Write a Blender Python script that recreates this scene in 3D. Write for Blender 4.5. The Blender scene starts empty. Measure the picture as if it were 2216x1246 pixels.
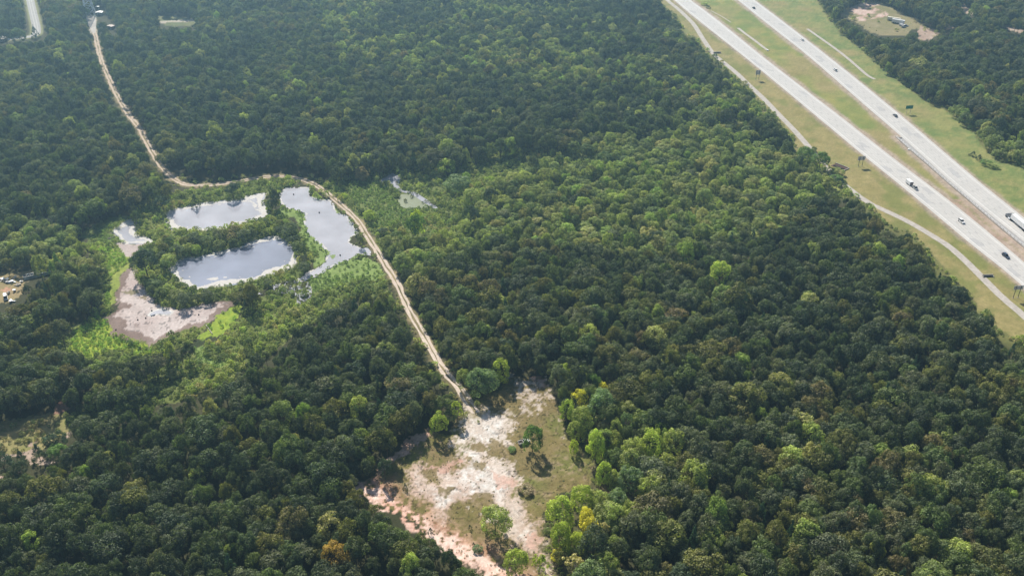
import bpy, bmesh, math, random
import numpy as np
from mathutils import Vector, Matrix

S = bpy.context.scene
C = S.collection
R = math.radians
rnd = random.Random(7)

# ------------------------------------------------------------------ camera, light, exposure
F, PX, PY = 1966.0, 1108.0, 623.0
PITCH = R(32.3)
H = 241.0
cam = bpy.data.cameras.new('camera')
cam.lens = F / 2216 * 36; cam.sensor_width = 36; cam.clip_start = 1; cam.clip_end = 9000
camo = bpy.data.objects.new('camera', cam); C.objects.link(camo)
camo.location = (0, 0, H); camo.rotation_euler = (math.pi / 2 - PITCH, 0, 0)
S.camera = camo

SUN_EL, SUN_AZ = R(41), R(-20)            # azimuth measured from +Y (view axis), negative = to the left
world = bpy.data.worlds.new('World'); S.world = world; world.use_nodes = True
wn = world.node_tree.nodes; wl = world.node_tree.links
sky = wn.new('ShaderNodeTexSky'); sky.sky_type = 'NISHITA'; sky.sun_disc = False
sky.sun_elevation = SUN_EL; sky.sun_rotation = SUN_AZ; sky.altitude = 400
sky.air_density = 1.0; sky.dust_density = 2.0; sky.ozone_density = 1.0
bg = wn['Background']; bg.inputs['Strength'].default_value = 0.062
wl.new(sky.outputs[0], bg.inputs['Color'])
sun = bpy.data.lights.new('sun', 'SUN'); sun.energy = 5.0; sun.angle = R(0.5); sun.color = (1.0, 0.93, 0.81)
suno = bpy.data.objects.new('sun', sun); C.objects.link(suno)
sd = Vector((math.sin(SUN_AZ) * math.cos(SUN_EL), math.cos(SUN_AZ) * math.cos(SUN_EL), math.sin(SUN_EL)))
suno.rotation_euler = sd.to_track_quat('Z', 'Y').to_euler(); suno.location = (0, 0, 600)
S.view_settings.view_transform = 'Standard'; S.view_settings.look = 'None'
S.view_settings.gamma = 1; S.view_settings.exposure = 0.70; S.view_settings.use_curve_mapping = False
HAZE = 0.00028
S.cycles.volume_bounces = 0; S.cycles.max_bounces = 6; S.cycles.diffuse_bounces = 3
S.cycles.transmission_bounces = 3; S.cycles.glossy_bounces = 2

# ------------------------------------------------------------------ projection helpers
cp, sp = math.cos(PITCH), math.sin(PITCH)
def unproj(px, py, z=0.0):
    u = (np.asarray(px, float) - PX) / F; v = (np.asarray(py, float) - PY) / F
    t = (H - z) / (sp + v * cp)
    return u * t, t * (cp - v * sp)
def proj(X, Y, Z):
    dz = np.asarray(Z, float) - H
    dep = Y * cp - dz * sp; upc = Y * sp + dz * cp
    return PX + F * X / dep, PY - F * upc / dep
def G(px, py):
    x, y = unproj(px, py); return float(x), float(y)
def Z(x0, y0, s, pts):
    return [(x0 + a / s, y0 + b / s) for a, b in pts]
def inpoly(px, py, poly):
    px = np.asarray(px, float); py = np.asarray(py, float)
    inside = np.zeros(px.shape, bool)
    xs = [p[0] for p in poly]; ys = [p[1] for p in poly]
    m = (px > min(xs)) & (px < max(xs)) & (py > min(ys)) & (py < max(ys))
    if not m.any(): return inside
    ax, ay = px[m], py[m]; r = np.zeros(ax.shape, bool); n = len(poly)
    for i in range(n):
        x1, y1 = poly[i]; x2, y2 = poly[(i + 1) % n]
        if y1 == y2: continue
        c = ((y1 > ay) != (y2 > ay)) & (ax < (x2 - x1) * (ay - y1) / (y2 - y1) + x1)
        r ^= c
    inside[m] = r
    return inside
def dline(X, Y, line):
    """distance in metres from points to a world polyline"""
    X = np.asarray(X, float); Y = np.asarray(Y, float)
    d = np.full(X.shape, 1e9)
    for (x1, y1), (x2, y2) in zip(line[:-1], line[1:]):
        dx, dy = x2 - x1, y2 - y1; L = dx * dx + dy * dy + 1e-9
        t = np.clip(((X - x1) * dx + (Y - y1) * dy) / L, 0, 1)
        d = np.minimum(d, np.hypot(X - x1 - t * dx, Y - y1 - t * dy))
    return d
def W(line): return [G(*p) for p in line]
def resample(line, step):
    out = [line[0]]
    for a, b in zip(line[:-1], line[1:]):
        L = math.dist(a, b); n = max(1, int(round(L / step)))
        for i in range(1, n + 1):
            out.append((a[0] + (b[0] - a[0]) * i / n, a[1] + (b[1] - a[1]) * i / n))
    return out
def smooth(line, it=2):
    l = list(line)
    for _ in range(it):
        n = [l[0]]
        for a, b in zip(l[:-1], l[1:]):
            n.append((a[0] * .75 + b[0] * .25, a[1] * .75 + b[1] * .25)); n.append((a[0] * .25 + b[0] * .75, a[1] * .25 + b[1] * .75))
        n.append(l[-1]); l = n
    return l
def offset(line, d):
    out = []
    for i, p in enumerate(line):
        a = line[max(0, i - 1)]; b = line[min(len(line) - 1, i + 1)]; L = math.dist(a, b) + 1e-9
        out.append((p[0] - (b[1] - a[1]) / L * d, p[1] + (b[0] - a[0]) / L * d))
    return out
def grow(poly, d):
    cx = sum(p[0] for p in poly) / len(poly); cy = sum(p[1] for p in poly) / len(poly)
    return [(x + (x - cx) / math.hypot(x - cx, y - cy) * d, y + (y - cy) / math.hypot(x - cx, y - cy) * d * .7) for x, y in poly]
# value noise
def _h(i, j, s):
    n = (i.astype(np.int64) * 374761393 + j.astype(np.int64) * 668265263 + s * 1442695041) & 0xffffffff
    n = ((n ^ (n >> 13)) * 1274126177) & 0xffffffff
    return ((n ^ (n >> 16)) & 0xffffff) / float(0xffffff)
def vnoise(x, y, s=0):
    x = np.asarray(x, float); y = np.asarray(y, float)
    i = np.floor(x); j = np.floor(y); fx = x - i; fy = y - j
    fx = fx * fx * (3 - 2 * fx); fy = fy * fy * (3 - 2 * fy)
    i = i.astype(np.int64); j = j.astype(np.int64)
    return (_h(i, j, s) * (1 - fx) + _h(i + 1, j, s) * fx) * (1 - fy) + (_h(i, j + 1, s) * (1 - fx) + _h(i + 1, j + 1, s) * fx) * fy
def fbm(x, y, sc, s=0, o=4):
    v = 0; a = 1; t = 0; f = 1.0 / sc
    for k in range(o):
        v = v + a * vnoise(x * f + 17.3 * k, y * f - 9.1 * k, s + k * 31); t += a; a *= .55; f *= 2.07
    return v / t

# ------------------------------------------------------------------ tracing of the place (pixels of the photograph -> ground)
c4 = lambda p: Z(0, 350, 2.769, p)
c5 = lambda p: Z(560, 350, 2.769, p)
c6 = lambda p: Z(740, 780, 2.674, p)
cm = lambda p: Z(660, 320, 5.5375, p)
cl = lambda p: Z(0, 420, 6.922, p)
cb = lambda p: Z(0, 580, 5.5375, p)
cf = lambda p: Z(0, 780, 4.615, p)
ctr = lambda p: Z(1800, 0, 5.327, p)

LA = [(1250, -190), (1350, -95), (1458, 0), (1488, 26.5), (1581, 100), (1644, 150), (1780, 263), (1866, 335), (1921, 379), (1980, 427), (2035, 473), (2098, 526), (2134, 554), (2176, 587), (2216, 622), (2400, 785)]
LB = [(1285, -175), (1390, -85), (1493, 0), (1534, 29), (1593, 76), (1645, 119), (1780, 223), (1816, 250), (1904, 320), (1956, 360), (2031, 416), (2107, 476), (2167, 526), (2216, 567), (2440, 765)]
RA = [(1350, -205), (1470, -105), (1595, 0), (1660, 52), (1722, 100), (1760, 131), (1862, 220), (1946, 292), (1985, 327), (2021, 360), (2054, 391), (2128, 453), (2187, 500), (2216, 523), (2440, 710)]
RB = [(1385, -195), (1505, -100), (1632, 0), (1700, 51), (1800, 128), (1910, 217), (1980, 275), (2044, 330), (2079, 360), (2128, 401), (2216, 471), (2460, 670)]
BA = [(1938, 297), (1966, 323), (2010, 360), (2052, 398), (2093, 432), (2135, 469), (2180, 507), (2206, 528), (2430, 716)]
DITCH1 = [(1360, -80), (1442, 0), (1468, 20), (1491, 42), (1503, 55), (1515, 75), (1528, 95), (1543, 117), (1560, 131), (1594, 158), (1620, 184), (1654, 215), (1680, 243), (1714, 277), (1747, 314), (1775, 350), (1820, 395), (1876, 438), (1918, 457), (1969, 481), (2019, 511), (2053, 532), (2087, 562), (2114, 589), (2138, 613), (2171, 646), (2216, 683), (2400, 850)]
DITCH2 = [(1747, 63), (1767, 77), (1814, 110), (1847, 137), (1877, 164), (1893, 172)]
DITCH3 = [(1597, 61), (1615, 75), (1632, 87), (1654, 104), (1661, 109)]
DITCH4 = [(1539, 24), (1563, 36.6), (1582, 49)]
TRACK = [(197, 36), (204, 68), (209, 90), (212, 104), (217, 127), (227, 150), (237, 172), (250, 200), (267, 230), (287, 260), (304, 280), (315, 304), (326, 324), (344, 354), (364, 378), (391, 397), (417, 402), (467, 400), (521, 392), (568, 383), (611, 381), (651, 387), (684, 401), (706, 416), (730, 437), (755, 458), (777, 480), (791, 505), (813, 538), (834, 574), (856, 606), (874, 646), (892, 686), (911, 715), (932, 751), (950, 787), (971, 816), (989, 832), (1001, 849), (1013, 868), (1030, 893)]
ROADL = [(52, -60), (65, 0), (72, 30), (81, 68), (76, 78), (50, 82), (0, 88), (-80, 95)]
wLA, wLB, wRA, wRB, wBA = map(W, (LA, LB, RA, RB, BA))
wD1, wD2, wD3, wD4 = [smooth(W(d), 1) for d in (DITCH1, DITCH2, DITCH3, DITCH4)]
wT = smooth(W(TRACK), 2); wRL = smooth(W(ROADL), 2)

CORR = [(1330, -90), (1430, 0), (1436, 14), (1460, 29), (1473, 50), (1481, 71), (1488, 77), (1503, 78), (1517, 96), (1540, 121), (1550, 124), (1590, 167), (1624, 187), (1640, 217), (1677, 247), (1714, 294), (1727, 331), (1744, 318), (1790, 340), (1796, 366), (1814, 372), (1841, 416), (1861, 431), (1898, 464), (1935, 491), (1966, 498), (1996, 525), (2033, 572), (2060, 599), (2104, 636), (2111, 667), (2158, 687), (2151, 704), (2181, 727), (2216, 734), (2420, 870), (2600, 560), (2300, 390), (2216, 357), (2168, 354), (2135, 327), (2108, 291), (2048, 237), (2001, 220), (1974, 197), (1924, 164), (1897, 137), (1857, 103), (1814, 67), (1790, 37), (1767, 0), (1640, -90)]
CLEAR = c6([(690, 160), (760, 215), (900, 175), (960, 90), (1010, 85), (1100, 85), (1160, 100), (1200, 140), (1235, 210), (1270, 330), (1330, 430), (1400, 540), (1460, 600), (1440, 740), (1300, 770), (1180, 810), (1170, 900), (1200, 1000), (1200, 1100), (1290, 1330), (1060, 1370), (930, 1250), (850, 1225), (700, 1150), (620, 1080), (520, 1000), (440, 940), (360, 890), (260, 850), (210, 790), (90, 740), (170, 670), (260, 600), (300, 540), (400, 450), (500, 390), (620, 420), (640, 350), (700, 320), (705, 240)])
PALEBAND = [(1225, 860), (1330, 850), (1400, 905), (1465, 940), (1475, 1010), (1400, 1060), (1345, 1150), (1320, 1300), (1150, 1320), (1180, 1130), (1200, 1080), (1280, 1055), (1285, 1000), (1260, 960), (1230, 900)]
SAND = [c6([(690, 170), (740, 240), (870, 330), (960, 320), (970, 380), (940, 420), (985, 480), (920, 480), (840, 500), (720, 460), (680, 500), (610, 460), (640, 420), (720, 400), (735, 330), (700, 260)]),
        c6([(680, 490), (800, 510), (830, 590), (930, 600), (950, 640), (1000, 720), (990, 800), (960, 860), (890, 850), (880, 770), (780, 800), (640, 840), (600, 900), (520, 860), (480, 800), (420, 760), (400, 640), (440, 590), (470, 640), (500, 700), (550, 690), (560, 630), (670, 630), (690, 560)]),
        c6([(980, 810), (1020, 820), (1040, 890), (1110, 930), (1160, 960), (1130, 1020), (1150, 1110), (1100, 1130), (1040, 1080), (990, 1050), (960, 970), (1000, 940), (970, 860)]),
        c6([(1160, 1150), (1200, 1170), (1290, 1330), (1210, 1330), (1150, 1170)])]
SPECK = [c6([(940, 80), (1190, 90), (1230, 200), (1180, 260), (1130, 330), (1060, 330), (1020, 200), (960, 180)]), c6([(700, 800), (900, 840), (900, 930), (700, 930)]), c6([(930, 560), (1010, 580), (1010, 720), (950, 640)]), c6([(1230, 340), (1330, 430), (1300, 470), (1240, 400)])]
GULLY = W(c6([(110, 742), (180, 765), (240, 815), (330, 865), (420, 925), (520, 995), (620, 1060), (720, 1130), (830, 1190), (930, 1250), (1040, 1330)]))
REDS = [c6([(440, 610), (560, 600), (680, 560), (680, 630), (540, 640)]), c6([(870, 640), (1000, 680), (1010, 740), (900, 720)]), c6([(1040, 1010), (1150, 1010), (1150, 1120), (1090, 1100)]), c6([(1080, 85), (1150, 90), (1210, 150), (1180, 170)]), c6([(230, 600), (300, 540), (400, 450), (500, 385), (520, 420), (400, 520), (300, 610), (180, 700), (120, 740)])]

POND_A = c4([(988, 345), (1000, 300), (1080, 275), (1150, 262), (1250, 246), (1350, 236), (1440, 233), (1500, 198), (1590, 186), (1565, 235), (1612, 290), (1600, 322), (1530, 345), (1400, 375), (1330, 400), (1240, 405), (1150, 404), (1040, 402), (1010, 375)])
POND_B = c4([(1018, 655), (1040, 620), (1100, 580), (1190, 570), (1260, 553), (1290, 545), (1420, 518), (1540, 463), (1645, 440), (1700, 468), (1765, 520), (1775, 580), (1750, 630), (1640, 665), (1500, 705), (1400, 730), (1280, 745), (1170, 768), (1110, 742), (1060, 697)])
POND_C = c5([(120, 212), (160, 155), (320, 152), (308, 200), (360, 227), (420, 225), (460, 270), (470, 302), (520, 320), (560, 370), (600, 425), (560, 450), (540, 480), (600, 510), (660, 515), (672, 560), (620, 552), (560, 582), (480, 602), (410, 640), (385, 665), (300, 700), (240, 722), (225, 700), (300, 655), (370, 625), (400, 580), (410, 545), (380, 495), (340, 470), (300, 430), (270, 360), (285, 310), (230, 290), (150, 275)])
POND_D = cl([(1700, 560), (1840, 450), (1920, 395), (2010, 400), (2040, 500), (2020, 590), (2060, 635), (2190, 640), (2290, 680), (2330, 740), (2215, 745), (2050, 730), (1900, 730), (1820, 690), (1800, 640)])
POND_W = [POND_A, POND_B, POND_C, POND_D]
MUD1 = cb([(1570, 0), (1500, 20), (1440, 140), (1380, 260), (1370, 330), (1430, 400), (1420, 480), (1340, 560), (1230, 585), (1290, 640), (1310, 700), (1290, 780), (1400, 810), (1560, 860), (1690, 880), (1790, 940), (1920, 880), (2040, 800), (2215, 745), (2400, 720), (2620, 560), (2800, 430), (2860, 380), (2660, 400), (2500, 440), (2215, 490), (2050, 490), (1860, 440), (1800, 330), (1700, 200), (1630, 120), (1600, 20)])
MUD1B = cb([(1600, 20), (1560, 60), (1500, 150), (1480, 290), (1400, 350), (1560, 470), (1420, 540), (1330, 590), (1500, 620), (1560, 680), (1490, 740), (1640, 770), (1860, 860), (2000, 780), (2215, 700), (2400, 650), (2600, 500), (2760, 400), (2500, 450), (2215, 500), (1860, 450), (1780, 340), (1630, 130)])
MUD2 = cl([(1735, 740), (1900, 735), (2215, 750), (2100, 800), (2000, 940), (1880, 965), (1850, 880), (1780, 800)])
PUDDLE = cb([(1790, 560), (1830, 525), (1900, 500), (1980, 503), (2060, 525), (2040, 548), (1950, 550), (1880, 545), (1820, 566)])
LIME = [cb([(860, 940), (900, 740), (1050, 690), (1150, 640), (1250, 600), (1300, 700), (1290, 790), (1560, 880), (1700, 900), (1790, 950), (1900, 920), (1900, 960), (1640, 1000), (1480, 940), (1300, 950), (1060, 1030), (960, 960)]),
        Z(400, 600, 5.5375, [(130, 690), (260, 620), (260, 580), (400, 420), (560, 340), (660, 280), (690, 380), (650, 460), (560, 560), (400, 660), (180, 750)]),
        cb([(1220, 560), (1100, 580), (860, 690), (700, 770), (620, 830), (280, 905), (300, 920), (480, 900), (700, 800), (900, 710), (1250, 600)]),
        cl([(1560, 830), (1640, 780), (1740, 830), (1820, 900), (2000, 960), (1940, 1060), (1860, 1150), (1800, 1240), (1600, 1240), (1580, 1100), (1640, 1000), (1600, 900)]),
        cb([(1340, 130), (1420, 60), (1460, 100), (1350, 300), (1420, 420), (1220, 470), (1240, 360), (1330, 200)])]
LIME[0] = [(x + (x - 190) * .06, y + (y - 705) * .10 + 2) for x, y in LIME[0]]; LIME[1] = [(x + 2, y + 3) for x, y in LIME[1]]
DITCHLINES = [cb([(280, 905), (480, 880), (620, 830), (860, 705), (1000, 650), (1120, 590), (1250, 562)]), Z(400, 600, 5.5375, [(-300, 940), (0, 862), (180, 780), (330, 690)])]
LGREEN = [c5([(300, 700), (400, 640), (480, 605), (560, 585), (640, 575), (690, 600), (720, 640), (740, 700), (620, 720), (480, 745), (330, 780), (300, 750)]),
          c5([(120, 280), (240, 290), (290, 300), (270, 350), (300, 430), (430, 505), (405, 560), (370, 620), (330, 640), (330, 560), (250, 450), (230, 340), (100, 320)]),
          Z(400, 600, 5.5375, [(100, 860), (220, 800), (250, 960), (440, 1010), (470, 1060), (380, 1100), (160, 1000)])]
REEDS = [cm([(430, 430), (700, 400), (880, 420), (1000, 500), (1050, 580), (1170, 720), (1500, 740), (1350, 800), (1200, 830), (1180, 900), (950, 960), (860, 960), (840, 860), (700, 730), (560, 620)]),
         cl([(1250, 560), (1500, 420), (1640, 330), (1900, 330), (2000, 370), (1840, 400), (1700, 500), (1640, 560), (1700, 620), (1720, 700), (1600, 740), (1400, 700), (1200, 660)])]
CREEK = cm([(1050, 300), (1130, 345), (1130, 380), (1105, 440), (1130, 490), (1220, 520), (1300, 518), (1450, 620), (1600, 722), (1550, 728), (1500, 690), (1420, 645), (1280, 545), (1180, 535), (1080, 480), (1040, 420), (900, 402), (960, 350)])
CREEK = [(x + dx, y) for (x, y), dx in zip(CREEK, [0, 2, 3, 3, 2, 1, 2, 2, 2, 0, -2, -2, -2, -1, -2, -2, -2, -1])]
ALGAE = cm([(1150, 560), (1290, 552), (1400, 640), (1500, 705), (1350, 722), (1180, 725), (1110, 640)])
CREEK2 = Z(400, 600, 5.5375, [(860, 210), (960, 150), (1060, 100), (1200, 60), (1340, 30), (1480, 60), (1540, 200), (1480, 260), (1440, 310), (1330, 330), (1350, 220), (1250, 250), (1180, 200), (1050, 190)])
FIELD = cf([(-200, 660), (0, 640), (260, 600), (420, 560), (560, 560), (640, 640), (650, 730), (480, 820), (330, 870), (200, 910), (0, 935), (-200, 940)])
DIRTL = [cf([(-200, 950), (0, 935), (180, 915), (300, 870), (325, 800), (370, 795), (345, 960), (480, 1000), (560, 1010), (440, 1065), (280, 1015), (240, 940), (180, 950), (0, 985), (-200, 980)]), cf([(-200, 1150), (60, 1140), (230, 1075), (220, 1110), (130, 1160), (-200, 1200)]), cf([(650, 740), (740, 660), (745, 720), (690, 770)])]
REDL = cf([(510, 570), (530, 500), (600, 430), (665, 410), (680, 480), (640, 520)])
CLR = ctr([(180, 95), (400, 15), (580, 40), (700, 90), (760, 150), (900, 200), (1000, 265), (1100, 330), (1240, 370), (1200, 430), (1110, 460), (1005, 462), (1020, 350), (960, 330), (870, 400), (560, 412), (400, 355), (280, 255), (130, 205), (40, 185), (110, 150)])
CLR_RED = ctr([(200, 95), (400, 15), (560, 50), (660, 160), (600, 210), (330, 245), (260, 180)])
DIRTR = [ctr([(1465, 45), (1520, 50), (1600, 130), (1680, 170), (1640, 190), (1520, 140)]), ctr([(1930, 280), (2080, 300), (2216, 350), (2216, 400), (2100, 360), (1960, 310)]), ctr([(1300, 270), (1390, 290), (1400, 340), (1320, 350)]), ctr([(1000, 300), (1100, 330), (1240, 370), (1150, 460), (1010, 460)])]
JUNK = Z(0, 540, 8.9, [(-300, 480), (0, 490), (560, 400), (1010, 330), (1040, 370), (950, 460), (600, 590), (450, 640), (400, 900), (200, 1000), (0, 1040), (-300, 1060)])
GAPB = [Z(140, 0, 6.925, [(1390, 230), (1990, 290), (1960, 330), (1900, 390), (1500, 390), (1400, 330)]), Z(140, 0, 6.925, [(300, 235), (480, 235), (480, 480), (440, 500), (400, 480), (320, 300)])]
SCRUBGAP = Z(1000, 260, 4.615, [(580, 380), (830, 300), (960, 220), (1100, 230), (1400, 300), (1460, 390), (1430, 470), (1330, 400), (900, 370), (700, 400)])
YGAP = [Z(1400, 260, 4.154, [(1570, 540), (1640, 560), (1720, 620), (1840, 650), (1780, 690), (1700, 650), (1620, 600)]), Z(1400, 260, 4.154, [(400, 690), (640, 680), (760, 740), (720, 760), (560, 720), (430, 740)])]

# vegetation zones (as covered by crowns in the photograph)
ISLAND = c4([(800, 500), (880, 480), (920, 430), (1050, 405), (1160, 410), (1240, 380), (1310, 330), (1450, 310), (1560, 325), (1640, 290), (1720, 330), (1800, 440), (1900, 530), (1880, 600), (1800, 640), (1760, 520), (1700, 470), (1640, 442), (1540, 465), (1420, 520), (1260, 555), (1180, 570), (1100, 590), (1020, 655), (1060, 700), (1110, 745), (1170, 770), (1280, 750), (1500, 705), (1640, 665), (1760, 620), (1830, 640), (1800, 690), (1500, 790), (1330, 830), (1100, 885), (1000, 870), (930, 840), (880, 760), (820, 700), (800, 640)])
PONDSIDE = c4([(820, 230), (930, 190), (1040, 190), (1200, 170), (1350, 150), (1520, 110), (1700, 100), (1850, 110), (1720, 150), (1665, 190), (1500, 195), (1440, 233), (1250, 246), (1080, 275), (1000, 300), (990, 345), (1010, 375), (1050, 405), (920, 430), (880, 480), (840, 440), (815, 400), (810, 330)])
MARSH = [(690, 400), (740, 380), (800, 368), (870, 355), (1000, 350), (1060, 330), (1150, 310), (1150, 360), (1090, 380), (1060, 400), (1010, 470), (960, 500), (900, 470), (860, 500), (830, 520), (800, 500), (770, 470), (730, 430)]
SOUTHMARSH = [(545, 655), (575, 640), (660, 600), (830, 595), (845, 640), (790, 640), (740, 655), (700, 690), (640, 720), (600, 760), (540, 790), (480, 850), (390, 870), (300, 880), (215, 900), (150, 925), (140, 900), (230, 870), (290, 860), (330, 800), (400, 770), (470, 735), (520, 690)]
SOFTL = [(150, 925), (290, 860), (430, 830), (430, 850), (300, 885), (215, 905)]
LEFTMARSH = [(300, 425), (330, 450), (325, 470), (280, 470), (230, 490), (180, 530), (215, 560), (230, 590), (215, 620), (225, 660), (150, 720), (60, 745), (60, 755), (150, 760), (200, 785), (260, 790), (330, 770), (420, 740), (450, 700), (240, 690), (240, 600), (290, 560), (300, 500)]
WILLOWS = [(1040, 385), (1150, 360), (1240, 300), (1230, 285), (1400, 290), (1500, 255), (1620, 265), (1650, 300), (1730, 335), (1790, 345), (1860, 405), (1840, 430), (1760, 430), (1700, 490), (1560, 520), (1400, 560), (1200, 530), (1060, 520), (1000, 560), (880, 590), (800, 520), (900, 470), (1000, 470)]
MIXTOP = [(600, -60), (1330, -60), (1350, 100), (1620, 180), (1700, 330), (1400, 280), (1200, 200), (1000, 180), (760, 130)]
LEFTPALE = [(-100, 480), (60, 450), (120, 440), (170, 500), (230, 560), (170, 600), (100, 560), (-100, 570)]
RIGHTPALE = [(1975, 195), (2060, 215), (2130, 255), (2216, 300), (2300, 340), (2300, 380), (2216, 356), (2150, 330), (2100, 290), (2050, 245), (1990, 225)]
OPEN = [CORR, CLEAR, *POND_W, MUD1, MUD2, *LIME, *LGREEN, *REEDS, CREEK, CREEK2, ALGAE, FIELD, *DIRTL, REDL, CLR, *DIRTR, JUNK, *GAPB, *YGAP]
FIELD = grow(FIELD, 9)
OPEN.append(FIELD); OPEN += [[(203, 22), (230, 22), (232, 42), (206, 42)], [(205, 12), (220, 12), (220, 24), (205, 24)], [(230, 52), (252, 54), (252, 68), (232, 68)]]
SCRUB = [MARSH, SOUTHMARSH, LEFTMARSH, SCRUBGAP, PONDSIDE]

# ------------------------------------------------------------------ materials
def mat(name, col=(.5, .5, .5), rough=.8, spec=.3, metal=0):
    m = bpy.data.materials.new(name); m.use_nodes = True
    b = m.node_tree.nodes['Principled BSDF']
    b.inputs['Base Color'].default_value = (*col, 1); b.inputs['Roughness'].default_value = rough
    b.inputs['Specular IOR Level'].default_value = spec; b.inputs['Metallic'].default_value = metal
    return m
def noisy(m, sc1, lo, hi, sc2=None, lo2=.9, hi2=1.1, vcol=None, detail=4, bump=0, stretch=None):
    """multiply the colour by object-space noise"""
    nt = m.node_tree; n = nt.nodes; l = nt.links; b = n['Principled BSDF']
    tc = n.new('ShaderNodeTexCoord'); src = tc.outputs['Object']
    if stretch:
        mp = n.new('ShaderNodeMapping'); mp.inputs['Scale'].default_value = stretch[:3]; mp.inputs['Rotation'].default_value = (0, 0, stretch[3])
        l.new(src, mp.inputs[0]); src = mp.outputs[0]
    def nz(sc, a, c):
        t = n.new('ShaderNodeTexNoise'); t.inputs['Scale'].default_value = sc; t.inputs['Detail'].default_value = detail
        t.inputs['Roughness'].default_value = .65
        r = n.new('ShaderNodeMapRange'); r.inputs[1].default_value = .3; r.inputs[2].default_value = .7; r.inputs[3].default_value = a; r.inputs[4].default_value = c
        l.new(src, t.inputs['Vector']); l.new(t.outputs[0], r.inputs[0]); return r.outputs[0], t
    f, t1 = nz(sc1, lo, hi)
    if sc2:
        g, t2 = nz(sc2, lo2, hi2)
        mm = n.new('ShaderNodeMath'); mm.operation = 'MULTIPLY'; l.new(f, mm.inputs[0]); l.new(g, mm.inputs[1]); f = mm.outputs[0]
    v = n.new('ShaderNodeVectorMath'); v.operation = 'SCALE'
    if vcol:
        a = n.new('ShaderNodeAttribute'); a.attribute_name = vcol; l.new(a.outputs['Color'], v.inputs[0])
    else:
        v.inputs[0].default_value = b.inputs['Base Color'].default_value[:3]
    l.new(f, v.inputs['Scale']); l.new(v.outputs[0], b.inputs['Base Color'])
    if bump:
        bp = n.new('ShaderNodeBump'); bp.inputs['Strength'].default_value = 1; bp.inputs['Distance'].default_value = bump
        l.new(t1.outputs[0], bp.inputs['Height']); l.new(bp.outputs[0], b.inputs['Normal'])
    return m
def leafmat(name, trans=.30):
    m = bpy.data.materials.new(name); m.use_nodes = True
    nt = m.node_tree; n = nt.nodes; l = nt.links; n.clear()
    out = n.new('ShaderNodeOutputMaterial')
    col = n.new('ShaderNodeAttribute'); col.attribute_type = 'INSTANCER'; col.attribute_name = 'leaf_color'
    tone = n.new('ShaderNodeAttribute'); tone.attribute_name = 'tone'
    sc = n.new('ShaderNodeVectorMath'); sc.operation = 'SCALE'
    mr = n.new('ShaderNodeMapRange'); mr.inputs[3].default_value = .95; mr.inputs[4].default_value = 4.0
    l.new(tone.outputs['Fac'], mr.inputs[0]); l.new(col.outputs['Vector'], sc.inputs[0]); l.new(mr.outputs[0], sc.inputs['Scale'])
    d = n.new('ShaderNodeBsdfDiffuse'); t = n.new('ShaderNodeBsdfTranslucent'); g = n.new('ShaderNodeBsdfGlossy'); g.inputs['Roughness'].default_value = .62
    g.inputs['Color'].default_value = (.8, .85, .9, 1)
    tcol = n.new('ShaderNodeVectorMath'); tcol.operation = 'MULTIPLY'; tcol.inputs[1].default_value = (1.35, 1.5, .6)
    l.new(sc.outputs[0], d.inputs[0]); l.new(sc.outputs[0], tcol.inputs[0]); l.new(tcol.outputs[0], t.inputs[0])
    m1 = n.new('ShaderNodeMixShader'); m1.inputs[0].default_value = trans; l.new(d.outputs[0], m1.inputs[1]); l.new(t.outputs[0], m1.inputs[2])
    m2 = n.new('ShaderNodeMixShader'); m2.inputs[0].default_value = .018; l.new(m1.outputs[0], m2.inputs[1]); l.new(g.outputs[0], m2.inputs[2])
    l.new(m2.outputs[0], out.inputs[0])
    return m
M_leaf = leafmat('leaves')
M_bark = noisy(mat('bark', (.13, .10, .075), .9), 2.5, .6, 1.3)
M_pale_bark = noisy(mat('pale_bark', (.42, .38, .33), .9), 2.5, .7, 1.2)
M_ground = noisy(mat('soil_and_grass', rough=.95, spec=.12), .9, .80, 1.2, .14, .88, 1.12, vcol='soil', detail=6, bump=.12)
M_conc = noisy(mat('road_concrete', (.50, .483, .463), .75, .25), .05, .93, 1.05, .5, .94, 1.05, detail=5)
M_conc2 = noisy(mat('ditch_concrete', (.43, .395, .36), .85, .2), .35, .76, 1.15, 1.6, .85, 1.1, detail=5)
M_asph = noisy(mat('old_asphalt', (.30, .295, .29), .85, .25), .3, .85, 1.12, detail=4)
M_dirt = noisy(mat('track_dirt', rough=.95, spec=.1), .8, .78, 1.2, vcol='soil', bump=.08)
M_steel = mat('galvanised_steel', (.70, .74, .80), .55, .5, .2)
M_dsteel = mat('dark_steel', (.07, .07, .075), .6, .4, .3)
M_alu = noisy(mat('sign_back_aluminium', (.62, .63, .67), .5, .4, .2), .8, .8, 1.15)
M_green = mat('sign_green', (.0, .18, .14), .45)
M_white = mat('white_paint', (.78, .78, .77), .4)
M_glass = mat('dark_glass', (.015, .018, .022), .1, .6)
M_tyre = mat('tyre_rubber', (.02, .02, .02), .8)
M_dark = mat('dark_interior', (.03, .022, .018), .9)
M_seal = mat('joint_sealant', (.21, .21, .22), .8)
M_worn = noisy(mat('worn_concrete', (.445, .435, .425), .7, .25), .06, .94, 1.04, .7, .93, 1.04)
M_patch = noisy(mat('repair_concrete', (.405, .398, .398), .8, .25), .4, .9, 1.06)
M_wood = noisy(mat('grey_wood', (.40, .36, .31), .9), 2, .7, 1.2)
M_scum = noisy(mat('dried_algae_crust', (.52, .50, .48), .8, .2), 1.5, .85, 1.1)

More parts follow.
